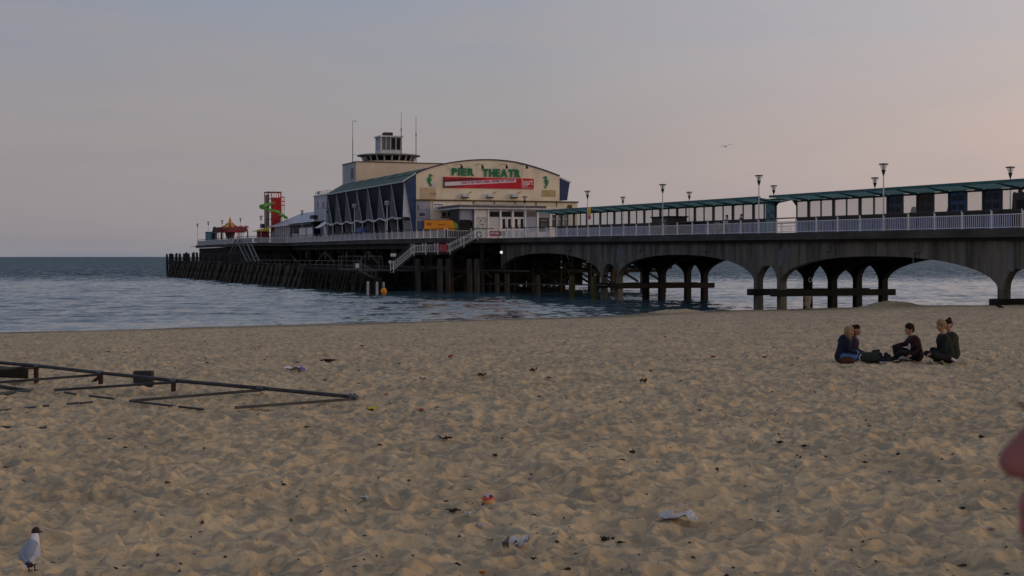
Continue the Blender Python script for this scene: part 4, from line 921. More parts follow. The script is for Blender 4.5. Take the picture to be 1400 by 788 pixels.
# banner
a, b_ = onS(605.9, 257.0, SF), onS(729.2, 244.6, SF); zA = onS(605.9, 242.0, SF).z; zB = onS(729.2, 258.7, SF).z
bn = thing('banner', 'long red radio banner with white slanting strip below the theatre letters', 'banner', (a.x, SF - .15, a.z))
y = SF - .14; x0, x1 = a.x, b_.x
MB().prism([(x0, y, a.z), (x1, y, zB), (x1, y, b_.z), (x0, y, zA)], (0, .1, 0)).build('sheet', M_redb, bn)
H0 = zA - a.z; W_ = x1 - x0
lz = lambda u, v: (a.z + (zB - a.z) * u) * (1 - v) + (zA + (b_.z - zA) * u) * v
P_ = lambda u, v, e: (x0 + W_ * u, y - e, lz(u, v))
MB().prism([P_(0, .02, .004), P_(.10, .02, .004), P_(.30, .32, .004), P_(.46, .82, .004), P_(.30, .97, .004), P_(0, .75, .004)], (0, .0035, 0)).build('dark_photo_area', M_redd, bn)
MB().prism([P_(0, 0, .0045), P_(.012, 0, .0045), P_(.012, 1, .0045), P_(0, 1, .0045)], (0, .004, 0)).build('dark_edge', M_dark, bn)
MB().prism([P_(.014, .16, .012), P_(.80, .62, .012), P_(.80, .96, .012), P_(.014, .52, .012)], (0, .004, 0)).build('white_strip', mat('banner_white', (.66, .60, .63), .6, var=.05, bump=0), bn)
M_mag = mat('magenta_print', (.42, .01, .13), .6, bump=0)
me_, w_ = text_mesh('Tune in for more music, variety for Dorset!', .62, M_mag, .004, .016)
sx = W_ * .60 / w_
for v in me_.vertices: v.co.x *= sx
o = piece('lettering', me_, bn, P_(.185, .36, .022)); p_a, p_b = Vector(P_(.185, .36, 0)), Vector(P_(.79, .73, 0)); o.rotation_euler = (0, -math.atan2(p_b.z - p_a.z, p_b.x - p_a.x), 0)
me_, w_ = text_mesh('heart', 1.18, mat('banner_text', (.75, .6, .62), .6, bump=0), .004, .02)
for v in me_.vertices: v.co.x *= W_ * .125 / w_
piece('lettering', me_, bn, P_(.865, .40, .02))
me_, w_ = text_mesh('102.3', .42, MATS['banner_text'], .004, .004); piece('lettering', me_, bn, P_(.865, .19, .02))
MB().prism([P_(.865, .09, .02), P_(.985, .09, .02), P_(.985, .12, .02), P_(.865, .12, .02)], (0, .004, 0)).build('underline', MATS['banner_text'], bn)
# lower left return, sign, windows
rectS(569.5, 274.9, 588.2, 333, SF - .025, M_lav, 'pale_return_wall', th_, .05)
w1 = rectS(572.5, 290, 581.5, 296.8, SF - .08, M_white, 'window', th_, .05)
for k in range(3): rectS(573.3 + k * 2.7, 290.8, 575.4 + k * 2.7, 296, SF - .135, M_glassd, 'pane', w1, .02)
rectS(571, 280.5, 572.2, 287, SF - .08, M_dark, 'vent', th_, .05)
w1 = rectS(603.2, 289.6, 627.2, 296.4, SF - .03, M_offw, 'window', th_, .05)
for k in range(3): rectS(604.0 + k * 8, 290.6, 610 + k * 8, 295.8, SF - .085, mat('brown_glass', (.05, .042, .03), .3, bump=0), 'pane', w1, .02)
rectS(602.8, 296.6, 628, 298.0, SF - .03, M_dark, 'sill', th_, .12)
a, b_ = onS(591.8, 287.2, SF), onS(606.6, 276.6, SF)
sg = thing('sign', 'pale rectangular sign with two lines of dark lettering left of the porch', 'sign', (a.x, SF - .2, a.z)); MB().box((a.x, SF - .18, a.z), (b_.x, SF - .06, b_.z)).build('board', M_white, sg)
me_, w_ = text_mesh('PIER THEATRE', .22, M_dark, .004, .012); 
for v in me_.vertices: v.co.x *= (b_.x - a.x) * .8 / w_
piece('lettering', me_, sg, (a.x + .15, SF - .19, a.z + .62)); MB().box((a.x + .18, SF - .186, a.z + .32), (b_.x - .18, SF - .182, a.z + .38)).build('print_line', M_grey, sg); MB().box((a.x + .18, SF - .186, a.z + .16), (b_.x - .3, SF - .182, a.z + .22)).build('print_line', M_grey, sg)
for k in range(4): rectS(648.5 + k * 28.4, 276.6, 675.5 + k * 28.4, 282.8, SF - .025, mat('pale_parapet_panel', (.60, .56, .44), .7, var=.06, bump=.02), 'parapet_panel', th_, .04)
for k in range(5): rectS(646.8 + k * 28.4, 275.6, 647.8 + k * 28.4, 283.2, SF - .03, M_brown, 'parapet_post', th_, .08)
me_, w_ = text_mesh('AR', .62, M_dark, .03, .03); piece('letter', me_, th_, onS(774.6, 284.6, SF) + Vector((0, -.05, 0)))
for x in (754.5, 762.5, 770.5):
    w1 = rectS(x, 293, x + 6.4, 312, SF - .03, M_offw, 'window', th_, .06); rectS(x + .8, 294, x + 5.7, 299, SF - .095, MATS['brown_glass'], 'pane', w1, .02); rectS(x + .8, 300, x + 5.7, 311, SF - .095, MATS['brown_glass'], 'pane', w1, .02)
rectS(752, 289.2, 789, 290.6, SF - .03, M_brown, 'band', th_, .08)
# porch
SP = SF - 8.5
def rp(x0, y0, x1, y1, mt, nm, par=None, t_=.06, s=SP, **k): return rectS(x0, y0, x1, y1, s, mt, nm, par or th_, t_, **k)
a0, a1 = onS(648.2, 326, SP), onS(753.5, 287.5, SP); zb_ = hz(SP)
MB().box((a0.x, SP + .02, zb_), (a1.x, SF - .1, a1.z)).build('porch_body', M_offw, th_)
c0, c1 = onS(628.5, 287, SP - .9), onS(758.5, 280.6, SP - .9)
MB().box((c0.x, SP - .9, a1.z + .02), (c1.x, SF - .05, a1.z + .22)).build('porch_roof', M_offw, th_); MB().box((c0.x, SP - .95, a1.z + .222), (c1.x - 1.2, SF - .05, a1.z + .50)).build('porch_roof', mat('porch_fascia', (.10, .085, .095), .6, bump=.03), th_)
MB().box((c0.x + .2, SP - .6, a1.z + .502), (c0.x + 9.2, SF - .05, a1.z + .62)).build('porch_roof', M_offw, th_)
MB().box((c0.x + 2.2, SP + .4, a1.z + .60), (c0.x + 9.5, SP + .6, a1.z + .72)).build('roof_pipe', M_grey, th_)
for x in (648.3, 666.2, 682.6, 699.6, 716.4, 733.6, 751.2): rp(x, 286, x + 2.6, 327, M_white, 'porch_column', t_=.14)
for x, mt in ((669.2, M_glassd), (685.4, M_glassd), (702.2, M_glassd)): rp(x, 289.6, x + 13.2, 296.6, mt, 'transom_window', t_=.04)
rp(719.4, 289.6, 732.6, 296.6, mat('grey_glass', (.11, .12, .13), .3, bump=0), 'transom_window', t_=.04)
rp(651, 287.5, 665.5, 296.6, M_white, 'wall_panel', t_=.04); rp(736.3, 288, 750.6, 296.6, M_lav, 'wall_panel', t_=.04)
rp(651.4, 297, 665.3, 316.5, M_poster, 'poster_board', t_=.05); rp(668.6, 297.2, 682.0, 317, mat('pale_notice_print', (.42, .42, .44), .6, col2=(.62, .62, .63), scale=7, bump=0), 'poster_board', t_=.05)
rp(719.2, 297.2, 732.8, 317.5, mat('blue_grey_notice', (.24, .27, .36), .6, col2=(.36, .39, .47), scale=5, bump=0), 'poster_board', t_=.05)
rp(736.6, 297.8, 750.2, 316.8, M_dark, 'poster_board', t_=.05); rp(739, 300, 748, 303, M_grey, 'print_area', t_=.012, s=SP - .052); rp(739.5, 305, 747.5, 313.5, mat('poster_dark_print', (.03, .035, .045), .6, col2=(.12, .13, .15), scale=6, bump=0), 'print_area', t_=.012, s=SP - .052)
for x in (685.4, 693.0, 702.4, 710.0):
    dr = rp(x, 297.6, x + 6.9, 326.4, M_white, 'door', t_=.05); rp(x + 1.6, 299.5, x + 5.4, 313, M_glassd, 'glass', dr, .012, SP - .052); rp(x + 1.6, 316, x + 5.4, 324.5, M_lav, 'kick_panel', dr, .012, SP - .052); rp(x + 5.9, 309, x + 6.4, 313, M_dark, 'handle', dr, .06, SP - .052)
# covered passage left of the porch
a0 = onS(629.5, 326, SP - .4); a1_ = onS(648, 326, SP - .4)
MB().box((a0.x, SP + .2, zb_ + 2.4), (a1_.x, SP + .35, a1.z)).build('passage_header', M_lav, th_); MB().box((a0.x, SP + 4, zb_), (a1_.x, SP + 4.2, a1.z)).build('passage_back', M_black, th_)
MB().box((a0.x, SP + .2, zb_), (a0.x + .18, SP + 4, a1.z)).build('passage_side', M_dark, th_); MB().box((a0.x + .2, SP + .1, zb_ + .0), (a1_.x - .25, SP + .19, zb_ + 2.55)).build('passage_shade', M_black, th_)  # black sheet stands in for the shade of the open passage
# orange kiosk by the railing
a, b_ = onS(579.5, 314.6, SP - 3), onS(622, 301.6, SP - 3); s = SP - 3
ok = thing('kiosk', 'long orange covered kiosk with dark markings in front of the theatre left corner', 'kiosk', (a.x, s, hz(s)))
MB().prism([(a.x, s, a.z), (b_.x, s, a.z), (b_.x - .3, s, b_.z), (a.x + .05, s, b_.z - .02)], (0, 2.2, 0)).build('orange_cover', M_org, ok, bevel=.04)
e = onS(627, 314, s); MB().prism([(b_.x + .02, s + .1, a.z + .05), (e.x, s + .1, a.z + .15), (e.x - .15, s + .1, b_.z - .45), (b_.x - .2, s + .1, b_.z - .1)], (0, 1.9, 0)).build('green_end', mat('olive_end', (.16, .26, .03), .6, bump=.03), ok)
MB().box((a.x - .0, s + .1, hz(s)), (b_.x - .2, s + 2.1, a.z - .01)).build('counter', M_dark, ok); MB().box((a.x + .4, s - .012, a.z + .55), (a.x + 1.0, s - .002, a.z + .9)).build('marking', mat('brown_marking', (.30, .09, .01), .6, bump=0), ok)
me_, w_ = text_mesh('ICES', .34, MATS['brown_marking'], .004, .01)
MB().box((a.x + 1.9, s - .012, a.z + .6), (a.x + 2.9, s - .002, a.z + .74)).build('marking', MATS['brown_marking'], ok)
MB().box((a.x - .25, s, a.z - .1), (a.x - .02, s + 2.1, b_.z - .1)).build('end_flap', M_blued, ok); MB().bar((a.x - .2, s + .1, b_.z + .03), (b_.x - .3, s + .1, b_.z + .03), .08, .06).build('ridge_pole', M_dark, ok)
# stage tower block, control tower, masts
d0, d1, sa, sb = 59.0, 76.2, 232.9, 242.0; zt = 19.42
fy = thing('stage_tower', 'tall plain cream block rising behind the theatre roof', 'building', (d0, sa, hz(sa)))
MB().box((d0, sa, hz(sa)), (d1, sb, zt)).build('wall', M_creamd, fy); MB().box((d0 - .1, sa - .1, zt + .002), (d1 + .1, sb + .1, zt + .14)).build('parapet', M_brown, fy)
MB().box((d0 - .012, sa + .15, 12), (d0 - .004, sb - .05, zt - .05)).build('side_render', mat('weathered_white_render', (.34, .34, .36), .8, col2=(.52, .52, .54), scale=.5, stretch=(1, 1, .4), bump=.1), fy)
q = onD(481.5, 238, d0 - .02); MB().box((d0 - .03, q.y - .9, q.z - .8), (d0 - .014, q.y + .9, q.z + .9)).build('window', mat('dim_window', (.07, .075, .085), .5, bump=0), fy)
ct = thing('control_tower', 'octagonal lookout with dark windows and a glass lantern room on the cream block', 'tower', (65.6, 237.4, zt)); cx, cy = 65.7, 237.6
def ngon(r, z, n=16, o_=0): return [(cx + r * math.cos(2 * PI * (k + o_) / n), cy + r * math.sin(2 * PI * (k + o_) / n), z) for k in range(n)]
MB().lathe((cx, cy, 0), [(4.2, zt + .15), (4.2, zt + .45)], 16).build('plinth', M_creamd, ct); MB().lathe((cx, cy, 0), [(4.0, zt + .45), (4.15, zt + 1.2)], 16).build('window_band', M_glassd, ct)
for k in range(22):
    an = 2 * PI * k / 22; MB().bar((cx + 4.1 * math.cos(an), cy + 4.1 * math.sin(an), zt + .3), (cx + 4.5 * math.cos(an), cy + 4.5 * math.sin(an), zt + 1.3), .20, .12).build('mullion', M_offw, ct)
MB().lathe((cx, cy, 0), [(4.3, zt + 1.2), (5.25, zt + 1.34), (5.25, zt + 1.50), (4.6, zt + 1.60)], 16).build('roof_slab', M_offw if False else mat('tower_roof', (.25, .25, .24), .7, bump=.04), ct)
zl = zt + 1.6
MB().box((cx - 1.75, cy - 1.6, zl), (cx + 1.75, cy + 1.6, zl + .7)).build('lantern_base', M_offw, ct)
for u, v in ((-1, -1), (1, -1), (1, 1), (-1, 1)):
    MB().box((cx + u * 1.7 - .12, cy + v * 1.5 - .12, zl), (cx + u * 1.7 + .12, cy + v * 1.5 + .12, zl + 2.8)).build('corner_post', M_offw, ct)
for u in (-.9, -.1, .8): MB().box((cx + u - .06, cy - 1.6, zl + .7), (cx + u + .06, cy - 1.48, zl + 2.8)).build('mullion', M_offw, ct)
for v in (-.7, 0, .7): MB().box((cx - 1.78, cy + v - .16, zl + .1), (cx - 1.66, cy + v + .16, zl + 2.8)).build('mullion', M_offw, ct)
MB().box((cx - 1.6, cy - 1.42, zl + .7), (cx + 1.6, cy + 1.4, zl + 2.75)).build('lantern_glazing', mat('lantern_panes', (.09, .10, .11), .2, col2=(.16, .17, .18), scale=1, bump=0), ct)
MB().box((cx + .1, cy - 1.5, zl + .9), (cx + 1.5, cy - 1.43, zl + 2.6)).build('dark_pane', M_glassd, ct)
MB().box((cx - 2.0, cy - 1.85, zl + 2.8), (cx + 2.0, cy + 1.85, zl + 3.05)).build('lantern_roof', M_offw, ct); MB().box((cx - .95, cy - .8, zl + 3.05), (cx + .5, cy + .6, zl + 3.65)).build('roof_vent', M_dark, ct)
for (px_, yt, yb, dd, lb, kd) in ((482.2, 165, 222, 60, 'thin mast with a small side arm on the left corner of the cream block', 1), (548.5, 153, 238, 64, 'tallest thin aerial mast beside the lookout lantern', 0), (568.8, 160, 214, 70, 'thin aerial mast at the right end of the lookout roof', 0)):
    s = 234.5 if px_ < 560 else 237; tp = onS(px_, yt, s); bt_ = onS(px_, yb, s); base_z = zt + .14 if px_ > 490 or True else bt_.z
    mt_ = thing('mast', lb, 'mast', (tp.x, s, base_z), 'aerial masts above the theatre')
    MB().tube((tp.x, s, base_z), (tp.x, s, tp.z - 3), .075, .06, 6).build('pole', M_grey, mt_); MB().tube((tp.x, s, tp.z - 3), (tp.x, s, tp.z), .05, .03, 5).build('whip', M_grey, mt_)
    if kd: MB().bar((tp.x, s, tp.z - .1), (tp.x + .5, s, tp.z - .1), .06, .06).bar((tp.x, s, tp.z - 5.5), (tp.x + .5, s, tp.z - 5.5), .06, .06).box((tp.x + .45, s - .05, tp.z - .15), (tp.x + .6, s + .05, tp.z + .0)).build('side_arm', M_grey, mt_)
    else: MB().tube((tp.x, s, tp.z - 3.2), (tp.x, s, tp.z - 2.7), .09, .09, 6).build('joint_collar', M_dark, mt_)
# white annex block
ax = thing('annex_block', 'white flat-roofed block with two slit windows at the seaward end of the theatre', 'building', (56.5, 240.6, hz(240)))
MB().box((56.5, 240.6, 10.3), (66, 252.2, 14.5)).build('upper_storey', mat('annex_white', (.40, .42, .46), .8, col2=(.56, .58, .62), scale=.5, stretch=(1, 1, .4), bump=.1), ax)
MB().box((57.6, 240.6, hz(240)), (66, 252.0, 10.29)).build('ground_floor', M_blued, ax); MB().box((56.35, 240.5, 14.502), (66.1, 252.4, 14.72)).build('parapet', M_offw, ax)
for px_ in (434.5, 441.8): q = onD(px_, 281, 56.48); MB().box((56.46, q.y - .45, q.z - .55), (56.495, q.y + .45, q.z + .55)).build('window', M_glassd, ax)
for s in np.linspace(241, 252, 6): MB().tube((56.7, s, 14.72), (56.7, s, 15.3), .04, .04, 5).build('rail_post', M_grey, ax)
MB().bar((56.7, 241, 15.3), (56.7, 252, 15.3), .05, .05).bar((56.7, 241, 15.0), (56.7, 252, 15.0), .04, .04).build('roof_rail', M_grey, ax); MB().ball((56.9, 250.5, 15.2), .32, 8, 6).build('dome', M_offw, ax)
for k, (a, b_) in enumerate(((421, 427.5), (444, 449))): MB().box((57.3, sD(b_, 57.4), hz(245)), (57.5, sD(a, 57.4), hz(245) + 2.7)).build('door', M_white, ax)
q = onD(441.5, 306, 55.6); MB().prism([(54.6, q.y - 2.0, q.z - .75), (56.4, q.y - 2.0, q.z + .4), (56.4, q.y + 1.6, q.z + .4), (54.6, q.y + 1.6, q.z - .75)], (0, 0, .08)).build('awning', M_white, ax)
a = onD(426.5, 297, 55.8); MB().box((55.7, a.y - 1.3, a.z - .3), (56.45, a.y + 1.3, a.z + .3)).build('extractor_box', M_dark, ax)
# low shop row and pale roofed pavilion
shp = thing('shop_row', 'dark blue shop fronts with a white doorway below the annex', 'shop', (57.5, sD(428, 57.5), hz(250)))
sa, sb = sD(429.5, 57.5), sD(396.5, 57.5); z0 = hz(sa)
MB().box((57.5, sa, z0), (63, sb, z0 + 3.3)).build('wall', M_glassn, shp); MB().box((56.9, sa - .2, z0 + 3.302), (63.2, sb + .2, z0 + 3.55)).build('flat_roof', M_dark, shp)
for x0, x1, mt in ((409, 417.5, M_white), (422, 427, M_offw), (419, 421, M_white), (400, 402, M_grey)): MB().box((57.42, sD(x1, 57.4), z0 + .3), (57.495, sD(x0, 57.4), z0 + 2.8)).build('window', mt, shp)
pv = thing('pavilion', 'low pavilion with a pale grey hipped roof and white mullioned walls', 'building', (57.5, sD(398, 57.5), z0))
A1, A2, A3, A4 = onD(371.5, 306.8, 57.5), onD(397, 306.2, 57.3), onD(430, 304.2, 57.3), onD(430.5, 288.4, 63.0)
R1 = onD(409, 291.5, 63.0); ez = 4.25 + 10.8 * .5
se, sb_ = sD(430, 57.2), sD(371.5, 57.2); ez = onD(400, 306, 57.2).z
rz_ = onD(430, 289.6, 63).z; sr0, sr1 = se + .0, sD(413, 63.0)
MB().add([(57.2, se, ez), (57.2, sb_, ez), (63, sr1, rz_), (63, sr0, rz_), (68.8, sb_, ez), (68.8, se, ez)], [(0, 1, 2, 3), (1, 4, 2), (4, 5, 3, 2), (0, 3, 5), (0, 5, 4, 1)]).build('roof', M_pale, pv)
sa, sb = sD(400.5, 57.8), sD(371, 57.8)
MB().box((57.8, se + 12, hz(sa)), (68, sb, ez - .02)).build('wall', M_lav, pv)
for s in np.linspace(sa, sb, 11): MB().box((57.68, s - .14, hz(s)), (57.79, s + .14, ez - .3)).build('mullion', M_white, pv)
for s in np.linspace(sa, sb, 11)[:-1]: MB().box((57.74, s + .2, hz(s) + .9), (57.795, s + (sb - sa) / 10 - .2, ez - .6)).build('window', mat('pale_window', (.22, .25, .28), .3, bump=0), pv)
MB().box((56.9, sa - .2, ez - .29), (57.8, sb + .6, ez - .03)).build('fascia', M_white, pv)
a, b_ = onS(400.3, 332, 257), onS(409.5, 319.8, 257); MB().box((a.x, 257.1, hz(257)), (b_.x, 257.7, b_.z)).solo('signboard', M_offw, 'plain white board standing against the railing by the pavilion corner', 'board', (a.x, 257.1, hz(257)))
# slide tower
dd = 58.0; sc0 = onD(376.5, 300, dd).y; z0 = hz(sc0); zt2 = onD(376, 263.5, dd).z; kx = lambda px_: dS(px_, sc0)
sl_ = thing('slide_tower', 'tall red lattice tower with a yellow-green spiral slide', 'slide', (kx(376), sc0, z0))
xl, xm, xr, xo = kx(365.3), kx(371), kx(384.3), kx(389.3)
M_slr = mat('bright_red_panel', (.52, .02, .035), .5, var=.2, scale=1, bump=.03)
for x in (xl, xm, xr):
    for e in (0, 2.6): MB().bar((x, sc0 + e, z0), (x, sc0 + e, zt2), .16, .16).build('column', M_grey if x < xr else M_slr, sl_)
for z in np.arange(z0 + 1, zt2, 1.35):
    for e in (0, 2.6): MB().bar((xl, sc0 + e, z), (xr, sc0 + e, z), .08, .10).build('cross_rail', M_grey if z < zt2 - 7 else M_slr, sl_)
MB().box((xm + .1, sc0 - .02, z0 + 2.6), (xr - .1, sc0 + .02, zt2 - 1.0)).build('red_panel', mat('red_sheet', (.16, .025, .02), .55, col2=(.50, .04, .03), scale=1.6, bump=.04), sl_); MB().box((xl + .1, sc0 + 2.4, z0 + 1), (xm - .1, sc0 + 2.44, zt2 - .4)).build('grey_panel', mat('mesh_grey', (.14, .12, .12), .6, bump=.05), sl_)
MB().box((xm + .2, sc0 - .1, zt2 - 3.5), (xm + 1.1, sc0 - .04, zt2 - 1.7)).build('crimson_panel', M_slr, sl_)
for x in np.linspace(xm + .3, xr - .2, 5): MB().bar((x, sc0 - .12, zt2 - 3.4), (x, sc0 - .12, zt2), .07, .07).build('bar', M_slr, sl_)
MB().box((xl - .15, sc0 - .2, zt2 + .0), (xr + .1, sc0 + 2.8, zt2 + .16)).build('top_frame', mat('dark_red_frame', (.12, .02, .02), .6, bump=0), sl_)
zq0, zq1 = onD(388, 278.8, dd).z, onD(388, 267.2, dd).z
for z in (zq0, zq0 + .8, zq1): MB().path([(xr, sc0, z), (xo, sc0, z), (xo, sc0 + 1.6, z), (xr, sc0 + 1.6, z)], .06, 5).build('cage_rail', M_slr, sl_)
for x, e in ((xo, 0), (xo, 1.6), ((xr + xo) / 2, 0)): MB().bar((x, sc0 + e, zq0), (x, sc0 + e, zq1), .07, .07).build('cage_post', M_slr, sl_)
MB().bar((xo - .1, sc0, z0), (xo - .1, sc0, zq0), .09, .09).build('outer_post', M_grey, sl_); MB().bar((xo - .5, sc0, z0), (xo - .5, sc0, zq0), .06, .06).build('outer_post', M_grey, sl_)
MB().prism([(xm + .3, sc0 - .18, z0 + 3), (xm + .5, sc0 - .18, z0 + 3), (xr - .2, sc0 - .18, zt2 - 3.2), (xr - .5, sc0 - .18, zt2 - 3.2)], (0, .06, 0)).build('stair_flight', M_slr, sl_)
hx = []; cxs, rs = kx(367.5), (kx(380) - kx(367.5)) * 1.05; ztop_, zbot_ = onD(366, 281, dd).z, onD(388, 299, dd).z
for i in range(30):
    an = PI * .35 + 1.38 * PI * i / 29; hx.append((cxs + rs * math.cos(an) * .95, sc0 - .6 - rs * .75 + rs * math.sin(an) * .8, ztop_ - (ztop_ - zbot_) * .62 * i / 29))
hx = hx + [(hx[-1][0] + (kx(388) - hx[-1][0]) * j / 6, hx[-1][1], hx[-1][2] + (zbot_ - hx[-1][2]) * j / 6) for j in range(1, 7)]
mb = MB()
for p0, p1 in zip(hx, hx[1:]):
    mb.bar(p0, p1, .8, .10); 
mb.build('slide_chute', mat('slide_olive', (.10, .26, .025), .45, var=.35, scale=1.2, bump=.02), sl_)
mb = MB()
for p0, p1 in zip(hx, hx[1:]):
    t_ = (Vector(p1) - Vector(p0)).normalized(); nrm = t_.cross(Vector((0, 0, 1))).normalized() * .4
    for sg_ in (-1, 1): mb.bar(Vector(p0) + nrm * sg_ + Vector((0, 0, .22)), Vector(p1) + nrm * sg_ + Vector((0, 0, .18)), .08, .42)
mb.build('slide_side', M_slide, sl_)
# yellow parasol kiosk beside the tower
q = onS(357, 317, 262); z0 = hz(262)
yk = thing('kiosk', 'small dark red kiosk under a yellow flat parasol by the slide tower', 'kiosk', (q.x, 262, z0))
a, b_ = onS(353.3, 333, 262), onS(367, 316.5, 262); MB().box((a.x, 262, z0), (b_.x, 263.6, b_.z)).build('body', M_redd, yk); c = onS(345.8, 316.6, 262); e = onS(367.3, 311.5, 262)
MB().prism([(c.x, 261.5, c.z), (e.x, 261.5, c.z + .05), (e.x, 261.5, e.z), (c.x + 1.2, 261.5, c.z + .35)], (0, 2.4, 0)).build('canopy', M_yel, yk)
a, b_ = onS(356.4, 312, 262.5), onS(361.8, 306.2, 262.5); MB().box((a.x, 262.5, a.z), (b_.x, 263.2, b_.z)).build('black_box', M_dark, yk); MB().box((a.x + .2, 262.48, a.z + .2), (b_.x - .2, 262.495, b_.z - .2)).build('box_front', M_blued, yk)
# striped carousel tent
dd, ss_ = 52.4, onD(314.6, 320, 52.4).y; z0 = hz(ss_); zt3 = onD(314.6, 297, dd).z; zee = onD(314.6, 313.2, dd).z; cx, cy = 52.4, ss_; Rr = 3.15
cz = thing('carousel', 'small carousel with a red and yellow striped pointed top at the pier end', 'carousel', (cx, cy, z0))
nn = 16
for k in range(nn):
    a0, a1 = 2 * PI * k / nn, 2 * PI * (k + 1) / nn; rr_ = [(Rr, zee + .302), (2.0, zee + .36), (1.15, zee + .78), (.5, zee + 1.35), (.16, zt3 - 1.0)]
    mb = MB(); mb.strip([(cx + r * math.cos(a0), cy + r * math.sin(a0), z) for r, z in rr_], [(cx + r * math.cos(a1), cy + r * math.sin(a1), z) for r, z in rr_]); mb.build('canvas_panel', mat('canvas_red', (.30, .03, .02), .7, var=.2, bump=.08) if k % 2 else M_yel, cz)
MB().lathe((cx, cy, 0), [(.17, zt3 - 1.0), (.2, zt3 - .9), (.34, zt3 - .7), (.2, zt3 - .5), (.12, zt3 - .2), (.02, zt3 + .1)], 10).build('finial', M_org, cz)
MB().lathe((cx, cy, 0), [(Rr + .05, zee - .75), (Rr + .12, zee - .2), (Rr + .02, zee + .3)], nn).build('rounding_board', mat('carousel_board', (.07, .035, .035), .6, col2=(.30, .06, .05), scale=1.2, bump=.05), cz)
MB().lathe((cx, cy, 0), [(.85, z0), (.8, z0 + 1.6), (1.1, zee - .76)], 12).build('centre_drum', mat('drum_brown', (.07, .055, .045), .6, bump=.05), cz); MB().lathe((cx, cy, 0), [(Rr - .2, z0 + .02), (Rr - .2, z0 + .25)], nn).build('platform', M_redd, cz)
for k in range(8): an = 2 * PI * (k + .5) / 8; MB().tube((cx + (Rr - .4) * math.cos(an), cy + (Rr - .4) * math.sin(an), z0), (cx + (Rr - .4) * math.cos(an), cy + (Rr - .4) * math.sin(an), zee), .06, .06, 6).build('pole', M_redd, cz)
# blue booth with figurehead, red ride frame
a, b_ = onS(282.8, 336, 311), onS(296.3, 318.0, 311); bb = thing('booth', 'small blue booth with dark bust on its roof at the far pier end', 'booth', (a.x, 311, hz(311)))
MB().box((a.x, 311, hz(311)), (b_.x, 313, b_.z)).build('booth_wall', M_cyan, bb); MB().box((a.x + .95, 310.97, hz(311) + .4), (a.x + 1.75, 310.995, b_.z - .15)).build('doorway', M_black, bb); MB().box((b_.x - .25, 310.96, hz(311)), (b_.x, 310.995, b_.z)).build('corner_panel', M_blue, bb); MB().box((a.x - .1, 310.9, b_.z + .002), (b_.x + .1, 313.1, b_.z + .12)).build('roof', M_dark, bb)
q = onS(293.5, 314, 311.5); MB().ball((q.x, 311.5, q.z + .15), .42, 9, 6, (1, 1, 1.1)).ball((q.x + .1, 311.5, q.z - .4), .62, 9, 6, (1.1, .8, .8)).build('bust', mat('bust_dark', (.04, .03, .045), .6, bump=.05), bb, smooth=True)
rf = thing('ride', 'red fairground ride frame on posts to the right of the carousel', 'ride', tuple(onS(333, 316, 300)))
z_a = onS(333, 316.3, 300).z; z_b = onS(333, 309.5, 300).z
MB().bar(onS(317, 316.2, 300), onS(339, 316.2, 300), .18, .22).build('lower_beam', M_slr, rf); 
for k in range(9): q = onS(318.5 + 2.5 * k, 316, 300); h = .5 + .55 * abs(math.sin(k * 1.7)); MB().bar(q, q + Vector((.15, 0, h)), .1, .1).build('upright', M_slr, rf)
mb = MB(); pts_ = [onS(319 + 1.0 * k, 311.5 - 2.2 * abs(math.sin(k * .45)), 300) for k in range(21)]; mb.path(pts_, .11, 6).build('top_hoop', M_slr, rf)
for x in (326.7, 338.6): MB().bar(onS(x, 316, 300), Vector((dS(x, 300), 300, hz(300))), .22, .22).build('post', M_slr if x < 330 else M_redd, rf)
MB().bar(onS(302.8, 311, 301), Vector((dS(302.8, 301), 301, hz(301))), .34, .34).solo('ride_post', M_redd, 'dark red square post left of the carousel', 'post', tuple(onS(302.8, 325, 301)))
a, b_ = onS(326, 316, 299.4), onS(338, 310.5, 299.4); MB().box((a.x, 299.4, a.z), (b_.x, 299.45, b_.z)).build('back_panel', mat('red_mesh_panel', (.38, .05, .06), .6, col2=(.22, .09, .10), scale=3, bump=.05), rf)
# short rod at the deck corner, lamps of the head
MB().tube(onS(260.5, 337.3, 318), onS(270.5, 337.3, 318), .05, .05, 5).solo('boom', M_dark, 'short horizontal boom sticking out at the far corner of the pier head', 'boom', tuple(onS(261, 337.3, 318)))
for px_, yt, dd, lb in ((413, 288, 53.9, 'lamp post in front of the blue shops of the pier head'), (447.5, 284.4, 53.9, 'lamp post before the corner of the annex and the theatre side'), (383.6, 292, 58.0, 'lamp post in front of the slide tower base'),
                    (356.8, 295.3, 47.6, 'lamp post left of the slide tower above the parasol kiosk'), (328.8, 298.4, 55.0, 'lamp post just right of the carousel peak'), (303.8, 301.3, 51.5, 'lamp post just left of the carousel roof'), (284.8, 303.2, 52.5, 'lamp post behind the blue booth'), (270, 306, 47.6, 'leftmost lamp post, closed lantern, at the very end of the pier')):
    s = min(321.8, onD(px_, yt, dd).y); q = onS(px_, yt, s); base_z = hz(s); make_lamp((q.x, q.y, base_z), lb, h=q.z - base_z, group='lamp posts with cone lanterns on the pier head')
q = onD(717, 269.5, 60); 
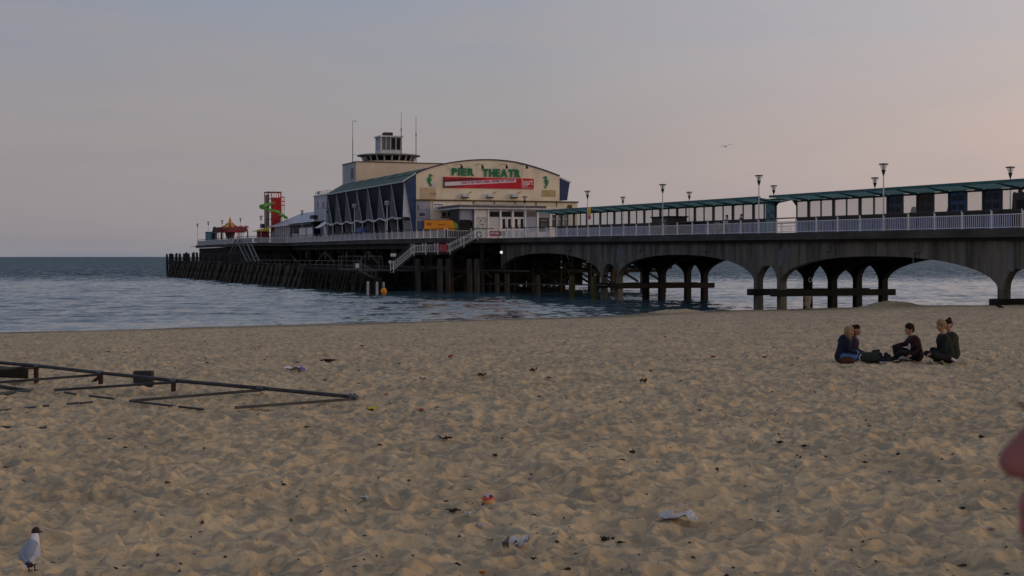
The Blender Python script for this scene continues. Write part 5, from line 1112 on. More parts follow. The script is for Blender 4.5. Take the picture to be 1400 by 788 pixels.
for px_, yt, lb in ((484.8, 279, 'white globe lamp on tall white post before the third glazing bay'), (529.2, 274.6, 'white globe lamp on tall white post before the bay nearest the theatre front')):
    q = onD(px_, yt, 53.75); zb = hz(q.y); g_ = thing('globe_lamp', lb, 'lamp post', (q.x, q.y, zb), 'white globe lamps by the theatre side')
    MB().lathe((q.x, q.y, 0), [(.09, zb), (.08, zb + 2), (.05, q.z - .75)], 8).build('pole', M_white, g_)
    MB().lathe((q.x, q.y, 0), [(.10, q.z - .8), (.34, q.z - .55), (.40, q.z - .25), (.30, q.z - .05), (.1, q.z)], 12).build('globe', mat('frosted_globe', (.34, .36, .38), .4, var=.3, scale=4, bump=0), g_); MB().lathe((q.x, q.y, 0), [(.42, q.z - .3), (.42, q.z - .24)], 12).build('band', M_grey, g_)
q = onD(495, 322, 54.2); MB().lathe((q.x, q.y, hz(q.y)), [(.05, 0), (.05, 1.2), (.9, 1.25), (.75, 1.6), (.1, 1.95)], 10).solo('parasol', M_blue, 'low blue parasol behind the white railing below the theatre side', 'parasol', (q.x, q.y, hz(q.y)))

# ------------------------------------------------------------------ people
def blob(parts, voxel, name, mt, parent=None, smooth=True, wob=0, decim=None):
    mb = MB()
    for it in parts:
        if len(it) == 4: 
            p, q, r0, r1 = it
            if (Vector(p) - Vector(q)).length > 1e-5: mb.tube(p, q, r0, r1, 12)
            mb.ball(p, r0, 12, 8); mb.ball(q, r1, 12, 8)
        else:
            c, r, sc = it; mb.ball(c, r, 16, 10, sc)
    me = mb.mesh('tmp', mt); o = bpy.data.objects.new('tmp', me); COL.objects.link(o)
    md = o.modifiers.new('r', 'REMESH'); md.mode = 'VOXEL'; md.voxel_size = voxel; md.use_smooth_shade = True
    sm = o.modifiers.new('s', 'SMOOTH'); sm.iterations = 3; sm.factor = .5
    dg = bpy.context.evaluated_depsgraph_get(); m2 = bpy.data.meshes.new_from_object(o.evaluated_get(dg))
    bpy.data.objects.remove(o); bpy.data.meshes.remove(me); m2.name = name
    m2.materials.clear(); m2.materials.append(mt)
    if wob:
        for v in m2.vertices:
            n = noise.noise(v.co * 14) + .5 * noise.noise(v.co * 31); v.co += v.normal * wob * n
    m2.polygons.foreach_set('use_smooth', [True] * len(m2.polygons)); m2.update()
    ob = bpy.data.objects.new(name, m2); COL.objects.link(ob)
    if parent: ob.parent = parent; ORG[ob.name] = Vector((0, 0, 0))
    return ob
M_skin = mat('skin', (.36, .19, .14), .6, var=.08, scale=6, bump=.05)
def head_parts(c, yaw, pitch=0, k=1.0):
    """c: centre of the skull; yaw: direction faced (radians, 0 = +x)"""
    Mx = Matrix.Rotation(yaw, 3, 'Z') @ Matrix.Rotation(-pitch, 3, 'Y'); c = Vector(c)
    T = lambda x, y, z: tuple(c + Mx @ Vector((x * k, y * k, z * k)))
    L = [(T(-.012, 0, .02), T(-.012, 0, .021), .083 * k, .083 * k), (T(.03, 0, .02), T(.03, 0, .0), .062 * k, .062 * k), (T(.036, 0, -.04), T(.046, 0, -.085), .046 * k, .026 * k),
         (T(-.0, .03, -.04), T(.045, .012, -.075), .035 * k, .024 * k), (T(-.0, -.03, -.04), T(.045, -.012, -.075), .035 * k, .024 * k),
         (T(.086, 0, .018), T(.108, 0, -.018), .010 * k, .0135 * k), (T(.098, .011, -.022), T(.098, -.011, -.022), .009 * k, .009 * k),
         (T(.084, .014, -.046), T(.084, -.014, -.046), .009 * k, .009 * k), (T(.081, .012, -.058), T(.081, -.012, -.058), .0095 * k, .0095 * k), (T(.074, 0, -.086), T(.07, 0, -.088), .018 * k, .018 * k),
         (T(.078, .028, .034), T(.078, -.028, .034), .013 * k, .013 * k), (T(.062, .034, -.012), T(.05, .04, -.03), .022 * k, .022 * k), (T(.062, -.034, -.012), T(.05, -.04, -.03), .022 * k, .022 * k),
         (T(-.005, .078, .012), T(-.005, .080, -.02), .015 * k, .010 * k), (T(-.005, -.078, .012), T(-.005, -.080, -.02), .015 * k, .010 * k)]
    return L, T
def eyes(T, parent, k=1.0):
    mb = MB()
    for s_ in (-1, 1): mb.ball(T(.080, s_ * .031, .014), .010 * k, 8, 6)
    mb.build('eyes', mat('eye', (.03, .02, .02), .3, bump=0), parent, smooth=True)
def hand_parts(w, d, up=(0, 0, 1), side=1):
    w, d = Vector(w), Vector(d).normalized(); u = Vector(up); lat = d.cross(u).normalized() * side; u = lat.cross(d).normalized() * side
    L = [(tuple(w), tuple(w + d * .07), .024, .028), (tuple(w + d * .03 + lat * .014), tuple(w + d * .075 + lat * .025), .018, .016), (tuple(w + d * .03 - lat * .014), tuple(w + d * .075 - lat * .025), .018, .016)]
    for k, ln in ((-1.5, .055), (-.5, .07), (.5, .075), (1.5, .066)):
        a = w + d * .08 + lat * k * .019; b_ = a + d * ln * .55 - u * .008; c = b_ + d * ln * .4 - u * .03
        L += [(tuple(a), tuple(b_), .0098, .009), (tuple(b_), tuple(c), .009, .0078)]
    a = w + d * .02 + lat * .03; b_ = a + d * .035 + lat * .025; L += [(tuple(a), tuple(b_), .013, .011), (tuple(b_), tuple(b_ + d * .03 - u * .01), .011, .009)]
    return L
def figure(label, base, J, mats_, face, hair, voxel=.0125, group=None, shoes=True, kneck=1.0, pitch=0, extra=None):
    """J: joints in local coordinates (x right, y away, z up); mats_: top, trousers, shoes; hair: (material, list of blobs by head transform)"""
    p = thing('person', label, 'person', tuple(base), group, pier=False)
    hp, T = head_parts(J['head'], face, pitch)
    neck = (J['neck'], tuple(Vector(J['head']) + Vector((0, 0, -.05))), .052, .050)
    B = hp + [neck, (J['pelvis'], J['waist'], .13, .12), (J['waist'], J['chest'], .12, .145), (J['chest'], J['neck'], .14, .055)]
    for s_ in 'LR':
        B += [(J['chest'], J['sh' + s_], .10, .055), (J['sh' + s_], J['el' + s_], .047, .037), (J['el' + s_], J['wr' + s_], .037, .026)]
        d = Vector(J['wr' + s_]) - Vector(J['el' + s_]); B += hand_parts(J['wr' + s_], J.get('hd' + s_, d))
        B += [(J['pelvis'], J['hip' + s_], .12, .085), (J['hip' + s_], J['kn' + s_], .082, .052), (J['kn' + s_], J['an' + s_], .050, .034), (J['an' + s_], J['to' + s_], .036, .026)]
    blob(B, voxel, 'body', M_skin, p); eyes(T, p)
    C = [(J['pelvis'], J['waist'], .150, .140), (J['waist'], J['chest'], .145, .165), (J['chest'], tuple(Vector(J['chest']).lerp(Vector(J['neck']), .62)), .155, .085)]
    for s_ in 'LR':
        C += [(J['chest'], J['sh' + s_], .13, .078), (J['sh' + s_], J['el' + s_], .070, .058), (J['el' + s_], tuple(Vector(J['el' + s_]).lerp(Vector(J['wr' + s_]), .93)), .058, .042)]
    blob(C, voxel * 1.3, 'jacket', mats_[0], p, wob=.006)
    Tr = [(J['pelvis'], tuple(Vector(J['pelvis']) + Vector((0, 0, .02))), .142, .142)]
    for s_ in 'LR': Tr += [(J['pelvis'], J['hip' + s_], .13, .10), (J['hip' + s_], J['kn' + s_], .098, .068), (J['kn' + s_], tuple(Vector(J['kn' + s_]).lerp(Vector(J['an' + s_]), .93)), .066, .050)]
    blob(Tr, voxel * 1.3, 'trousers', mats_[1], p, wob=.005)
    for s_ in 'LR': blob([(J['an' + s_], J['to' + s_], .046, .038), (tuple(Vector(J['an' + s_]).lerp(Vector(J['to' + s_]), .5)), J['to' + s_], .042, .036)], voxel, 'shoe', mats_[2], p)
    blob([(T(*a), T(*b_), r0, r1) for a, b_, r0, r1 in hair[1]], voxel, 'hair', hair[0], p, wob=.006)
    for nm, pts_, mt_ in (extra or []): blob(pts_, voxel, nm, mt_, p, wob=.003)
    return p
CUT = [((-.03, 0, .045), (.02, 0, .065), .088, .075), ((-.055, 0, .0), (-.05, 0, -.03), .066, .05), ((.045, .03, .088), (.05, -.03, .088), .026, .026)]
LONG = CUT[:2] + [((-.03, .065, .02), (-.02, .085, -.16), .035, .04), ((-.03, -.065, .02), (-.02, -.085, -.16), .035, .04), ((-.08, 0, 0), (-.09, 0, -.2), .055, .05)]
BUN = CUT + [((-.06, 0, .13), (-.065, 0, .14), .045, .04)]
TUFT = CUT + [((.0, .055, .05), (.0, -.055, .05), .055, .055), ((.055, .03, .075), (.06, -.03, .07), .032, .032), ((-.05, 0, .08), (0, 0, .10), .06, .055), ((-.02, .03, .12), (.03, -.02, .125), .03, .028), ((.04, .05, .10), (.06, 0, .11), .025, .022)]
M_blond = mat('blonde_hair', (.16, .11, .055), .7, col2=(.34, .23, .12), scale=14, stretch=(3, 3, .6), bump=.4); M_brunet = mat('dark_brown_hair', (.012, .008, .006), .8, spec=.08, col2=(.035, .022, .015), scale=14, stretch=(3, 3, .6), bump=.4)
M_ginger = mat('copper_hair', (.20, .09, .05), .7, col2=(.34, .16, .09), scale=14, stretch=(3, 3, .6), bump=.4)
cl = lambda n, c: mat(n, c, .9, var=.25, scale=5, bump=.25)
M_navy = cl('navy_cotton', (.008, .013, .032)); M_jean = cl('blue_denim', (.06, .14, .34)); M_blk = cl('black_cloth', (.008, .008, .010)); M_mar = cl('maroon_black_cloth', (.028, .008, .011))
M_olv = cl('dark_green_cloth', (.008, .014, .012)); M_brn = cl('brown_leather', (.05, .022, .014)); M_wht = cl('white_cotton', (.45, .43, .50)); M_plum = cl('plum_knit', (.05, .028, .045)); M_olive = cl('olive_brown_cloth', (.028, .030, .020)); M_shoe = cl('dark_shoe', (.015, .013, .013))
def seat(f=1, lean=.0, spread=.24, h=1.0, crossed=True, dx=0, dy=0, arms='fwd'):
    J = dict(pelvis=(dx, dy, .13), waist=(dx + .03 * f + lean * .3, dy, .27), chest=(dx + .07 * f + lean * .7, dy, .43 * h), neck=(dx + .11 * f + lean, dy, .57 * h), head=(dx + .15 * f + lean * 1.2, dy, .715 * h))
    for s_, y in (('L', 1), ('R', -1)):
        J['sh' + s_] = (dx + .08 * f + lean * .8, dy + y * .165, .505 * h); J['el' + s_] = (dx + .14 * f, dy + y * .22, .28); J['wr' + s_] = (dx + .34 * f, dy + y * .12, .20)
        J['hip' + s_] = (dx + .04 * f, dy + y * .10, .12); J['kn' + s_] = (dx + .40 * f, dy + y * spread, .19); J['an' + s_] = (dx + .20 * f, dy + y * .02, .07); J['to' + s_] = (dx + .27 * f, dy - y * .13, .05)
    return J
def gp(px_, py_, r=0): return ground(px_, py_, r)
def at(px_, Y, rise=0.0): x = tx(px_) * Y; return Vector((x, Y, float(sand_h(x, Y)[0]) + rise))
GRP = 'young people sitting in a circle on the beach'
g0 = gp(1150, 496); Y0 = g0.y
J = seat(1, .03, h=.93); J['knR'] = (.42, -.20, .11); J['anR'] = (.24, .0, .07); J['wrR'] = (.30, -.16, .22)
figure('girl with long blonde hair, navy hoodie and blue jeans, leftmost of the seated group', g0, J, (M_navy, M_jean, M_brn), R(5), (M_blond, LONG), group=GRP,
       extra=[('hood', [((.05, .05, .56), (.05, -.05, .56), .055, .055), ((.02, 0, .52), (-.01, 0, .46), .07, .07)], M_navy)])
g1 = at(1160, Y0 + .75, -.02); J = seat(1, .02, h=1.0); J['knL'] = (.52, .10, .16); J['knR'] = (.50, -.10, .15); J['anL'] = (.85, .05, .08); J['anR'] = (.8, -.1, .07); J['toL'] = (.93, .05, .15); J['toR'] = (.9, -.1, .14)
figure('woman with tied brown hair sitting just behind the blonde girl', g1, J, (M_plum, M_blk, M_shoe), R(-25), (M_brunet, CUT + [((-.07, 0, .05), (-.10, 0, .06), .05, .045), ((-.02, -.075, -.02), (-.01, -.085, -.12), .02, .02)]), group=GRP)
g2 = gp(1254, 494); J = seat(-1, -.02, h=.97); J['knL'] = (-.46, .10, .30); J['anL'] = (-.44, .08, .06); J['toL'] = (-.58, .06, .05); J['hipL'] = (-.06, .1, .13); J['knR'] = (-.40, -.16, .20); J['anR'] = (-.52, -.02, .06); J['toR'] = (-.64, -.03, .05)
J['elL'] = (-.22, .20, .36); J['wrL'] = (-.42, .16, .34); J['elR'] = (-.02, -.24, .26); J['wrR'] = (-.18, -.24, .14); J['hdR'] = (-1, 0, -.25)
figure('boy with thick dark hair and maroon jacket sitting in the middle of the group', g2, J, (M_mar, M_blk, M_shoe), R(185), (M_brunet, TUFT), group=GRP,
       extra=[('shirt_front', [((-.17, -.06, .50), (-.20, -.10, .28), .03, .035)], M_wht)])
g3 = gp(1297, 497); J = seat(-1, -.06, h=1.10, spread=.27); J['head'] = (-.16, 0, .80); J['neck'] = (-.12, 0, .645); J['wrR'] = (-.36, -.1, .2)
figure('fair curly haired person in dark green coat sitting cross-legged, facing left', g3, J, (M_olv, M_blk, M_shoe), R(186), (M_ginger if False else M_blond, TUFT + [((.0, .06, .06), (.0, -.06, .06), .05, .05)]), group=GRP, pitch=-.12,
       extra=[('shirt_tail', [((.02, -.16, .10), (.12, -.13, .05), .035, .03)], M_wht)])
g4 = at(1304, g3.y + .65, 0); J = seat(-1, .02, h=1.05)
figure('person with dark top bun and olive coat half hidden behind the curly haired one', g4, J, (M_olive, M_blk, M_shoe), R(225), (M_brunet, BUN), group=GRP)
# belongings
q = gp(1189, 496.5); bg_ = thing('bag', 'dark olive shoulder bag lying between the two girls and the boy', 'bag', tuple(q), pier=False)
blob([((-.2, 0, .10), (.17, 0, .10), .10, .105), ((-.18, 0, .17), (.15, 0, .16), .07, .07), ((.1, .03, .24), (.2, .03, .26), .05, .04)], .012, 'bag_body', cl('olive_canvas', (.020, .028, .024)), bg_, wob=.01)
MB().path([(-.2, -.05, .2), (-.25, -.08, .12), (-.22, -.1, .03)], .012, 6).build('strap', M_wht, bg_)
q = gp(1207, 496); b2_ = thing('shoe_pair', 'pair of dark trainers with white soles beside the olive bag', 'shoes', tuple(q), pier=False)
for e in (-.06, .07): blob([((e, 0, .05), (e + .05, -.16, .04), .05, .04), ((e, 0, .10), (e, 0, .17), .045, .05)], .010, 'shoe', M_navy if e < 0 else M_shoe, b2_); MB().box((e - .03, -.20, .0), (e + .08, .05, .022)).build('sole', M_wht, b2_)
q = gp(1226, 493); MB().prism([(q.x - .28, q.y - .2, q.z + .01), (q.x + .35, q.y - .15, q.z + .02), (q.x + .4, q.y + .35, q.z + .05), (q.x - .22, q.y + .3, q.z + .04)], (0, 0, .02)).solo('towel', cl('grey_towel', (.14, .14, .16)), 'thin grey towel spread in front of the boy', 'towel', tuple(q), pier=False)
q = gp(1243, 491) + Vector((0, -.28, .12)); 
def crumple(name, label, cat, c, w_, d_, h_, mt, seed, nx=9, ny=7, group=None, par=None):
    rs = random.Random(seed); mb = MB(); V = []
    for j in range(ny):
        for i in range(nx):
            u, v = i / (nx - 1) - .5, j / (ny - 1) - .5; n = noise.noise(Vector((u * 2.6 + seed, v * 2.2, .3))); n2 = noise.noise(Vector((u * 5, v * 4 + seed, 3.3)))
            V.append((c[0] + u * w_ * (1 + 1.1 * n * v) + .16 * w_ * n2, c[1] + v * d_ * (1 + .6 * n2), c[2] + .012 + h_ * max(-.1, 1.2 * n + .8 * n2 + .35)))
    mb.add(V, [(j * nx + i, j * nx + i + 1, (j + 1) * nx + i + 1, (j + 1) * nx + i) for j in range(ny - 1) for i in range(nx - 1)])
    V2 = [(x, y, z - .006) for x, y, z in V]; mb.add(V2, [(j * nx + i, (j + 1) * nx + i, (j + 1) * nx + i + 1, j * nx + i + 1) for j in range(ny - 1) for i in range(nx - 1)])
    return mb.solo(name, mt, label, cat, c, group, pier=False)
crumple('paper', 'crumpled violet-blue wrapper in the hands of the boy in maroon', 'paper', tuple(q), .20, .12, .10, mat('violet_paper', (.14, .13, .42), .7, col2=(.40, .36, .60), scale=9, bump=0), 4)
q = gp(1153, 497) + Vector((0, -.30, 0)); hb = thing('handbag', 'brown leather handbag against the knees of the blonde girl', 'bag', tuple(q), pier=False); blob([((-.10, 0, .07), (.12, 0, .07), .07, .07), ((-.05, 0, .11), (.08, 0, .11), .05, .05)], .010, 'bag_body', M_brn, hb, wob=.008)

# two people on the pier
def stand(h=1.0, f=1):
    J = dict(pelvis=(0, 0, .92 * h), waist=(0, 0, 1.05 * h), chest=(0, 0, 1.25 * h), neck=(0, 0, 1.44 * h), head=(.02 * f, 0, 1.585 * h))
    for s_, y in (('L', 1), ('R', -1)):
        J['sh' + s_] = (0, y * .17, 1.38 * h); J['el' + s_] = (.0, y * .23, 1.10 * h); J['wr' + s_] = (.10 * f, y * .21, .87 * h)
        J['hip' + s_] = (0, y * .10, .90 * h); J['kn' + s_] = (.03 * f + y * .05, y * .10, .50 * h); J['an' + s_] = (y * .10, y * .10, .08); J['to' + s_] = (y * .10 + .14 * f, y * .11, .05)
    return J
for px_, f, top, hr, lb in ((993.2, 1, M_wht, (M_brunet, LONG), 'woman with long dark hair and pale top walking on the pier neck'), (1013, 1, M_plum, (M_brunet, CUT), 'person in dark coat walking on the pier behind the pale-topped woman')):
    q = onD(px_, 300, 61.8); wq = l2w((q.x, q.y, deck(q.y))); figure(lb, wq, stand(1.02, f), (top, M_shoe, M_shoe), R(-160), hr, voxel=.016, group='people walking on the pier')
q = onD(981, 318, 61.4); pc = thing('pushchair', 'grey covered pushchair in front of the woman on the pier', 'pushchair', (q.x, q.y, deck(q.y))); z = deck(q.y)
MB().prism([(q.x - .25, q.y - .5, z + .35), (q.x - .25, q.y + .5, z + .4), (q.x - .25, q.y + .45, z + 1.0), (q.x - .25, q.y, z + 1.12), (q.x - .25, q.y - .4, z + .8)], (.5, 0, 0)).build('hood', M_grey, pc, bevel=.06)
for e in (-.4, .4): MB().tube((q.x - .3, q.y + e, z + .16), (q.x - .24, q.y + e, z + .16), .15, .15, 10).build('wheel', M_dark, pc); MB().tube((q.x + .24, q.y + e, z + .16), (q.x + .3, q.y + e, z + .16), .15, .15, 10).build('wheel', M_dark, pc); MB().bar((q.x - .2, q.y + e, z + .16), (q.x - .2, q.y, z + .5), .03, .03).build('strut', M_grey, pc)
# pale cloth hanging below the tie beam and ring mark on the pier column
s = 103.2; q = onS(1104, 404, s - .5); mb = MB(); rows = []
for j in range(9):
    t_ = j / 8; z_ = 1.15 - 1.12 * t_; ww_ = .36 - .14 * t_ + .04 * math.sin(j * 1.9); rows.append([(q.x + .12 * t_ * math.sin(j) + ww_ * math.cos(a) * 1.0, s - .55 + .14 * math.sin(a) + .03 * math.sin(3 * a + j), z_) for a in [2 * PI * k / 10 for k in range(10)]])
V = [v for r_ in rows for v in r_]; mb.add(V, [(j * 10 + k, j * 10 + (k + 1) % 10, (j + 1) * 10 + (k + 1) % 10, (j + 1) * 10 + k) for j in range(8) for k in range(10)] + [tuple(range(10)), tuple(80 + k for k in range(10))])
mb.solo('cloth_bundle', mat('pale_canvas', (.26, .24, .20), .9, col2=(.40, .37, .33), scale=3, stretch=(3, 3, .5), bump=.4), 'pale canvas bundle hanging below the tie beam among the pier columns', 'cloth', (q.x, s, .1), smooth=True)
q = onS(1107.5, 382.8, 103.2 - .34); mb = MB()
for k in range(14):
    if k == 2: continue
    a0, a1 = 2 * PI * k / 14, 2 * PI * (k + 1) / 14; mb.tube((q.x + .15 * math.cos(a0), q.y - .03, q.z + .17 * math.sin(a0)), (q.x + .15 * math.cos(a1), q.y - .03, q.z + .17 * math.sin(a1)), .035, .03, 6)
mb.solo('ring', M_offw, 'small pale ring fixed high on a dark pier column above the tie beam', 'ring', tuple(q))

# ------------------------------------------------------------------ the face at the right edge, very near
g5 = Vector((.4845, 1.10, 0)); gz = float(sand_h(.47, 1.1)[0]); hc = Vector((.4808, 1.10, 4.1065))
def W(v): return Vector(v) - Vector((g5.x, g5.y, gz))
p = thing('person', 'blurred person in profile very close at the right edge, only nose and lips in view', 'person', (g5.x, g5.y, gz), pier=False)
c0 = W(hc)
hp, T = head_parts(c0, PI, .10)
hp += [(T(.091, .012, -.049), T(.091, -.012, -.049), .0095, .0095), (T(.090, .010, -.066), T(.090, -.010, -.066), .0095, .0095), (T(.066, 0, -.075), T(.078, 0, -.094), .03, .014)]
H_ = c0.z; sk = .92
J = stand(1.0, -1); f_ = (c0.z - .145) / 1.44
Bd = hp + [((c0.x + .03, 0, c0.z - .17), (c0.x + .015, 0, c0.z - .06), .055, .052)]
kz = (c0.z - .155) / 1.44
S_ = lambda q: (q[0], q[1], q[2] * kz)
for k in list(J): J[k] = S_(J[k])
Bd += [(J['pelvis'], J['waist'], .13, .12), (J['waist'], J['chest'], .12, .14), (J['chest'], J['neck'], .13, .055), (J['neck'], (c0.x + .03, 0, c0.z - .17), .055, .055)]
for s_ in 'LR':
    Bd += [(J['chest'], J['sh' + s_], .10, .055), (J['sh' + s_], J['el' + s_], .046, .036), (J['el' + s_], J['wr' + s_], .036, .026)] + hand_parts(J['wr' + s_], (0, 0, -1), (1, 0, 0))
    Bd += [(J['pelvis'], J['hip' + s_], .12, .085), (J['hip' + s_], J['kn' + s_], .08, .052), (J['kn' + s_], J['an' + s_], .05, .034), (J['an' + s_], J['to' + s_], .035, .026)]
blob(Bd, .0052, 'body', mat('rosy_skin', (.24, .085, .078), .55, var=.06, scale=12, bump=.04), p); eyes(T, p)
mb = MB()
for s_ in (-1, 1):
    for j in range(5): mb.tube(T(.085 - .004 * j, s_ * (.014 + .008 * j), .040), T(.083 - .005 * j, s_ * (.024 + .008 * j), .042), .005, .004, 6)
    for j in range(6): mb.tube(T(.089, s_ * (.022 + .004 * j), .018), T(.098, s_ * (.024 + .0045 * j), .022), .0014, .0005, 4)
mb.build('eyebrows_and_lashes', M_brunet, p)
mb = MB(); mb.ball(T(.0935, 0, -.050), .0095, 8, 6, (.8, 1.9, .8)).ball(T(.0925, 0, -.065), .0095, 8, 6, (.8, 1.7, .8)); mb.build('lips', mat('lip', (.34, .07, .085), .45, bump=.03), p, smooth=True)
blob([(T(*a), T(*b_), r0, r1) for a, b_, r0, r1 in LONG + [((.03, .04, .09), (.05, -.04, .085), .03, .03)]], .007, 'hair', M_brunet, p, wob=.004)
C = [(J['pelvis'], J['waist'], .150, .140), (J['waist'], J['chest'], .145, .160), (J['chest'], tuple(Vector(J['chest']).lerp(Vector(J['neck']), .6)), .15, .08)]
for s_ in 'LR': C += [(J['chest'], J['sh' + s_], .12, .075), (J['sh' + s_], J['el' + s_], .066, .055), (J['el' + s_], tuple(Vector(J['el' + s_]).lerp(Vector(J['wr' + s_]), .93)), .055, .042)]
blob(C, .014, 'jacket', M_navy, p, wob=.005)
Tr = [(J['pelvis'], tuple(Vector(J['pelvis']) + Vector((0, 0, .02))), .142, .142)]
for s_ in 'LR': Tr += [(J['pelvis'], J['hip' + s_], .13, .10), (J['hip' + s_], J['kn' + s_], .098, .068), (J['kn' + s_], tuple(Vector(J['kn' + s_]).lerp(Vector(J['an' + s_]), .95)), .066, .055)]
blob(Tr, .014, 'trousers', M_jean, p, wob=.005)
for s_ in 'LR': blob([(J['an' + s_], J['to' + s_], .046, .038)], .012, 'shoe', M_shoe, p)

# ------------------------------------------------------------------ birds
q = gp(43.5, 782); u = 1 / 200.0; zb = q.z
gl = thing('gull', 'black-headed gull standing with its back turned in the lower left corner', 'gull', tuple(q), pier=False)
M_gw = mat('gull_white', (.70, .70, .76), .8, var=.05, scale=10, bump=.1); M_gg = mat('gull_grey_mantle', (.24, .29, .39), .8, var=.10, scale=12, bump=.15); M_gh = mat('gull_brown_hood', (.022, .012, .014), .7, bump=.1)
blob([((.012, .02, .185), (-.004, .0, .135), .036, .058), ((-.004, 0, .135), (.002, -.035, .095), .062, .048), ((.012, .02, .185), (.013, .03, .245), .034, .024), ((.002, -.035, .095), (.012, -.085, .068), .042, .018), ((.013, .03, .245), (.013, .035, .262), .026, .024)], .0045, 'body', M_gw, gl)
blob([((.013, .033, .262), (.015, .040, .268), .0275, .0265), ((.022, .042, .250), (.024, .046, .246), .018, .016)], .004, 'hood', M_gh, gl)
MB().tube((.035, .05, .262), (.062, .058, .254), .0065, .001, 6).build('beak', mat('gull_beak', (.05, .008, .008), .5, bump=0), gl)
for s_ in (-1, 1): blob([((s_ * .030 - .002, -.008, .160), (s_ * .040 - .002, -.042, .112), .030, .036), ((s_ * .034 - .002, -.042, .115), (s_ * .014 + .006, -.10, .075), .034, .012)], .0042, 'wing', M_gg if s_ < 0 else mat('gull_sunlit_wing', (.42, .44, .52), .8, var=.08, scale=12, bump=.15), gl)  # paler right wing has the light from the right put into its colour
blob([((.004, -.006, .172), (.002, -.035, .118), .046, .054), ((.002, -.035, .115), (.008, -.08, .083), .048, .026)], .0042, 'mantle', M_gg, gl)
MB().prism([(-.012, -.105, .083), (.010, -.098, .096), (.052, -.118, .070), (.020, -.15, .060)], (0, .006, -.010)).prism([(.0, -.100, .075), (.03, -.105, .078), (.046, -.14, .064)], (0, 0, -.012)).build('wing_tips', M_gh, gl)
MB().prism([(-.02, -.09, .078), (.02, -.09, .078), (.012, -.125, .055), (-.015, -.12, .055)], (0, 0, -.006)).build('tail', M_gw, gl)
for x in (-.020, .020): lg = MB().tube((x, -.012, .075), (x + .002, -.008, .040), .006, .0042, 6).tube((x + .002, -.008, .040), (x + .004, -.012, .002), .0042, .004, 6).build('leg', M_gh, gl); MB().prism([(x + .004, -.02, .003), (x - .014, .022, .003), (x + .004, .028, .003), (x + .022, .020, .003)], (0, 0, .004)).build('foot', M_gh, lg)
# flying gull
Y = 112.0; c = Vector((tx(992.3) * Y, Y, zat(200.4, Y))); fg = thing('gull', 'small gull gliding in the pink sky above the pier', 'gull', tuple(c), pier=False)
MB().ball((0, 0, 0), .07, 10, 7, (1, 2.6, .95)).ball((.02, .2, .02), .05, 8, 6).build('body', M_gw, fg, smooth=True)
for s_, pts_ in ((-1, [(0, 0), (-.22, .05), (-.42, -.07)]), (1, [(0, 0), (.24, .12), (.52, .13)])):
    mb = MB()
    for (x0, z0), (x1, z1) in zip(pts_, pts_[1:]):
        w0 = .09 - .1 * abs(x0); w1 = .09 - .16 * abs(x1) if abs(x1) < .4 else .012
        mb.add([(x0, w0, z0), (x1, w1, z1), (x1, -w1 - .02, z1), (x0, -w0, z0), (x0, w0, z0 + .018), (x1, w1, z1 + .01), (x1, -w1 - .02, z1 + .01), (x0, -w0, z0 + .018)], [(0, 3, 2, 1), (4, 5, 6, 7), (0, 1, 5, 4), (1, 2, 6, 5), (2, 3, 7, 6), (3, 0, 4, 7)])
    mb.build('wing', mat('gull_wing_dusk', (.10, .10, .12), .8, bump=0), fg)
q = gp(1367, 423.5); cw_ = thing('crow', 'dark bird pecking on the sand at the far right under the pier', 'bird', tuple(q), pier=False)
blob([((-.1, 0, .17), (.08, 0, .13), .075, .06), ((-.1, 0, .17), (-.17, 0, .20), .05, .042), ((.08, 0, .13), (.24, 0, .07), .05, .015), ((-.19, 0, .20), (-.24, 0, .18), .022, .008)], .010, 'body', M_blk, cw_); 
for x in (-.03, .02): MB().tube((x, 0, .1), (x, 0, 0), .010, .008, 5).build('leg', M_blk, cw_)

# ------------------------------------------------------------------ lying pipe frame, left
PF = lambda x, y, r: (lambda v: v)(ground(x, y, r))
def near_pt(px_, py_, zr):   # keeps the frame in one gently tilted plane above the sand
    y_ = 24.0
    for _ in range(60):
        x_ = tx(px_) * y_; g_ = float(base_h(np.array([x_]), np.array([y_]))[0]) + zr; y_ = .6 * y_ + .4 * (CAMZ - g_) * F / (py_ - HY)
    x_ = tx(px_) * y_; return Vector((x_, y_, float(base_h(np.array([x_]), np.array([y_]))[0]) + zr))
pf = thing('pipe_frame', 'long steel pipe ladder frame lying half buried in the sand at the left', 'frame', tuple(near_pt(137, 511, 0)), pier=False)
PW = lambda v: Vector(v) - pf.location
def pipe(a, b_, r, nm, mt=M_galv): return MB().tube(PW(a), PW(b_), r, r, 10).build(nm, mt, pf, smooth=False)
A_ = {0: near_pt(-60, 491, .36), 52: near_pt(52, 500.5, .31), 137: near_pt(137, 510, .27), 238: near_pt(238, 520.5, .22), 357: near_pt(357, 531, .16), 485: near_pt(484, 543, .09)}
ks = sorted(A_)
for a, b_ in zip(ks, ks[1:]): pipe(A_[a], A_[b_], .031, 'long_rail')
for k in ks[1:]:
    v = A_[k]; nx_ = A_[ks[min(len(ks) - 1, ks.index(k) + 1)]] - A_[ks[ks.index(k) - 1]]; nx_.normalize(); pipe(v - nx_ * .07, v + nx_ * .06, .042, 'coupling', M_grey)
for k, (x, y, r) in ((137, (-55, 527, .10)), (238, (75, 533.5, .05)), (357, (180, 548, .06)), (485, (322, 557.5, .05))):
    a = A_[k]; b_ = near_pt(x, y, r); MB().bar(PW(a - Vector((0, 0, .03))), PW(b_ - Vector((0, 0, .0))), .06, .04).build('rung', M_galv, pf)
pipe(near_pt(-50, 521, .10), near_pt(50, 536.3, .0), .035, 'buried_rail'); pipe(near_pt(50, 534, .02), near_pt(-50, 545, .05), .040, 'rung'); pipe(near_pt(-40, 506, .30), near_pt(52, 502.5, .25), .03, 'rung')
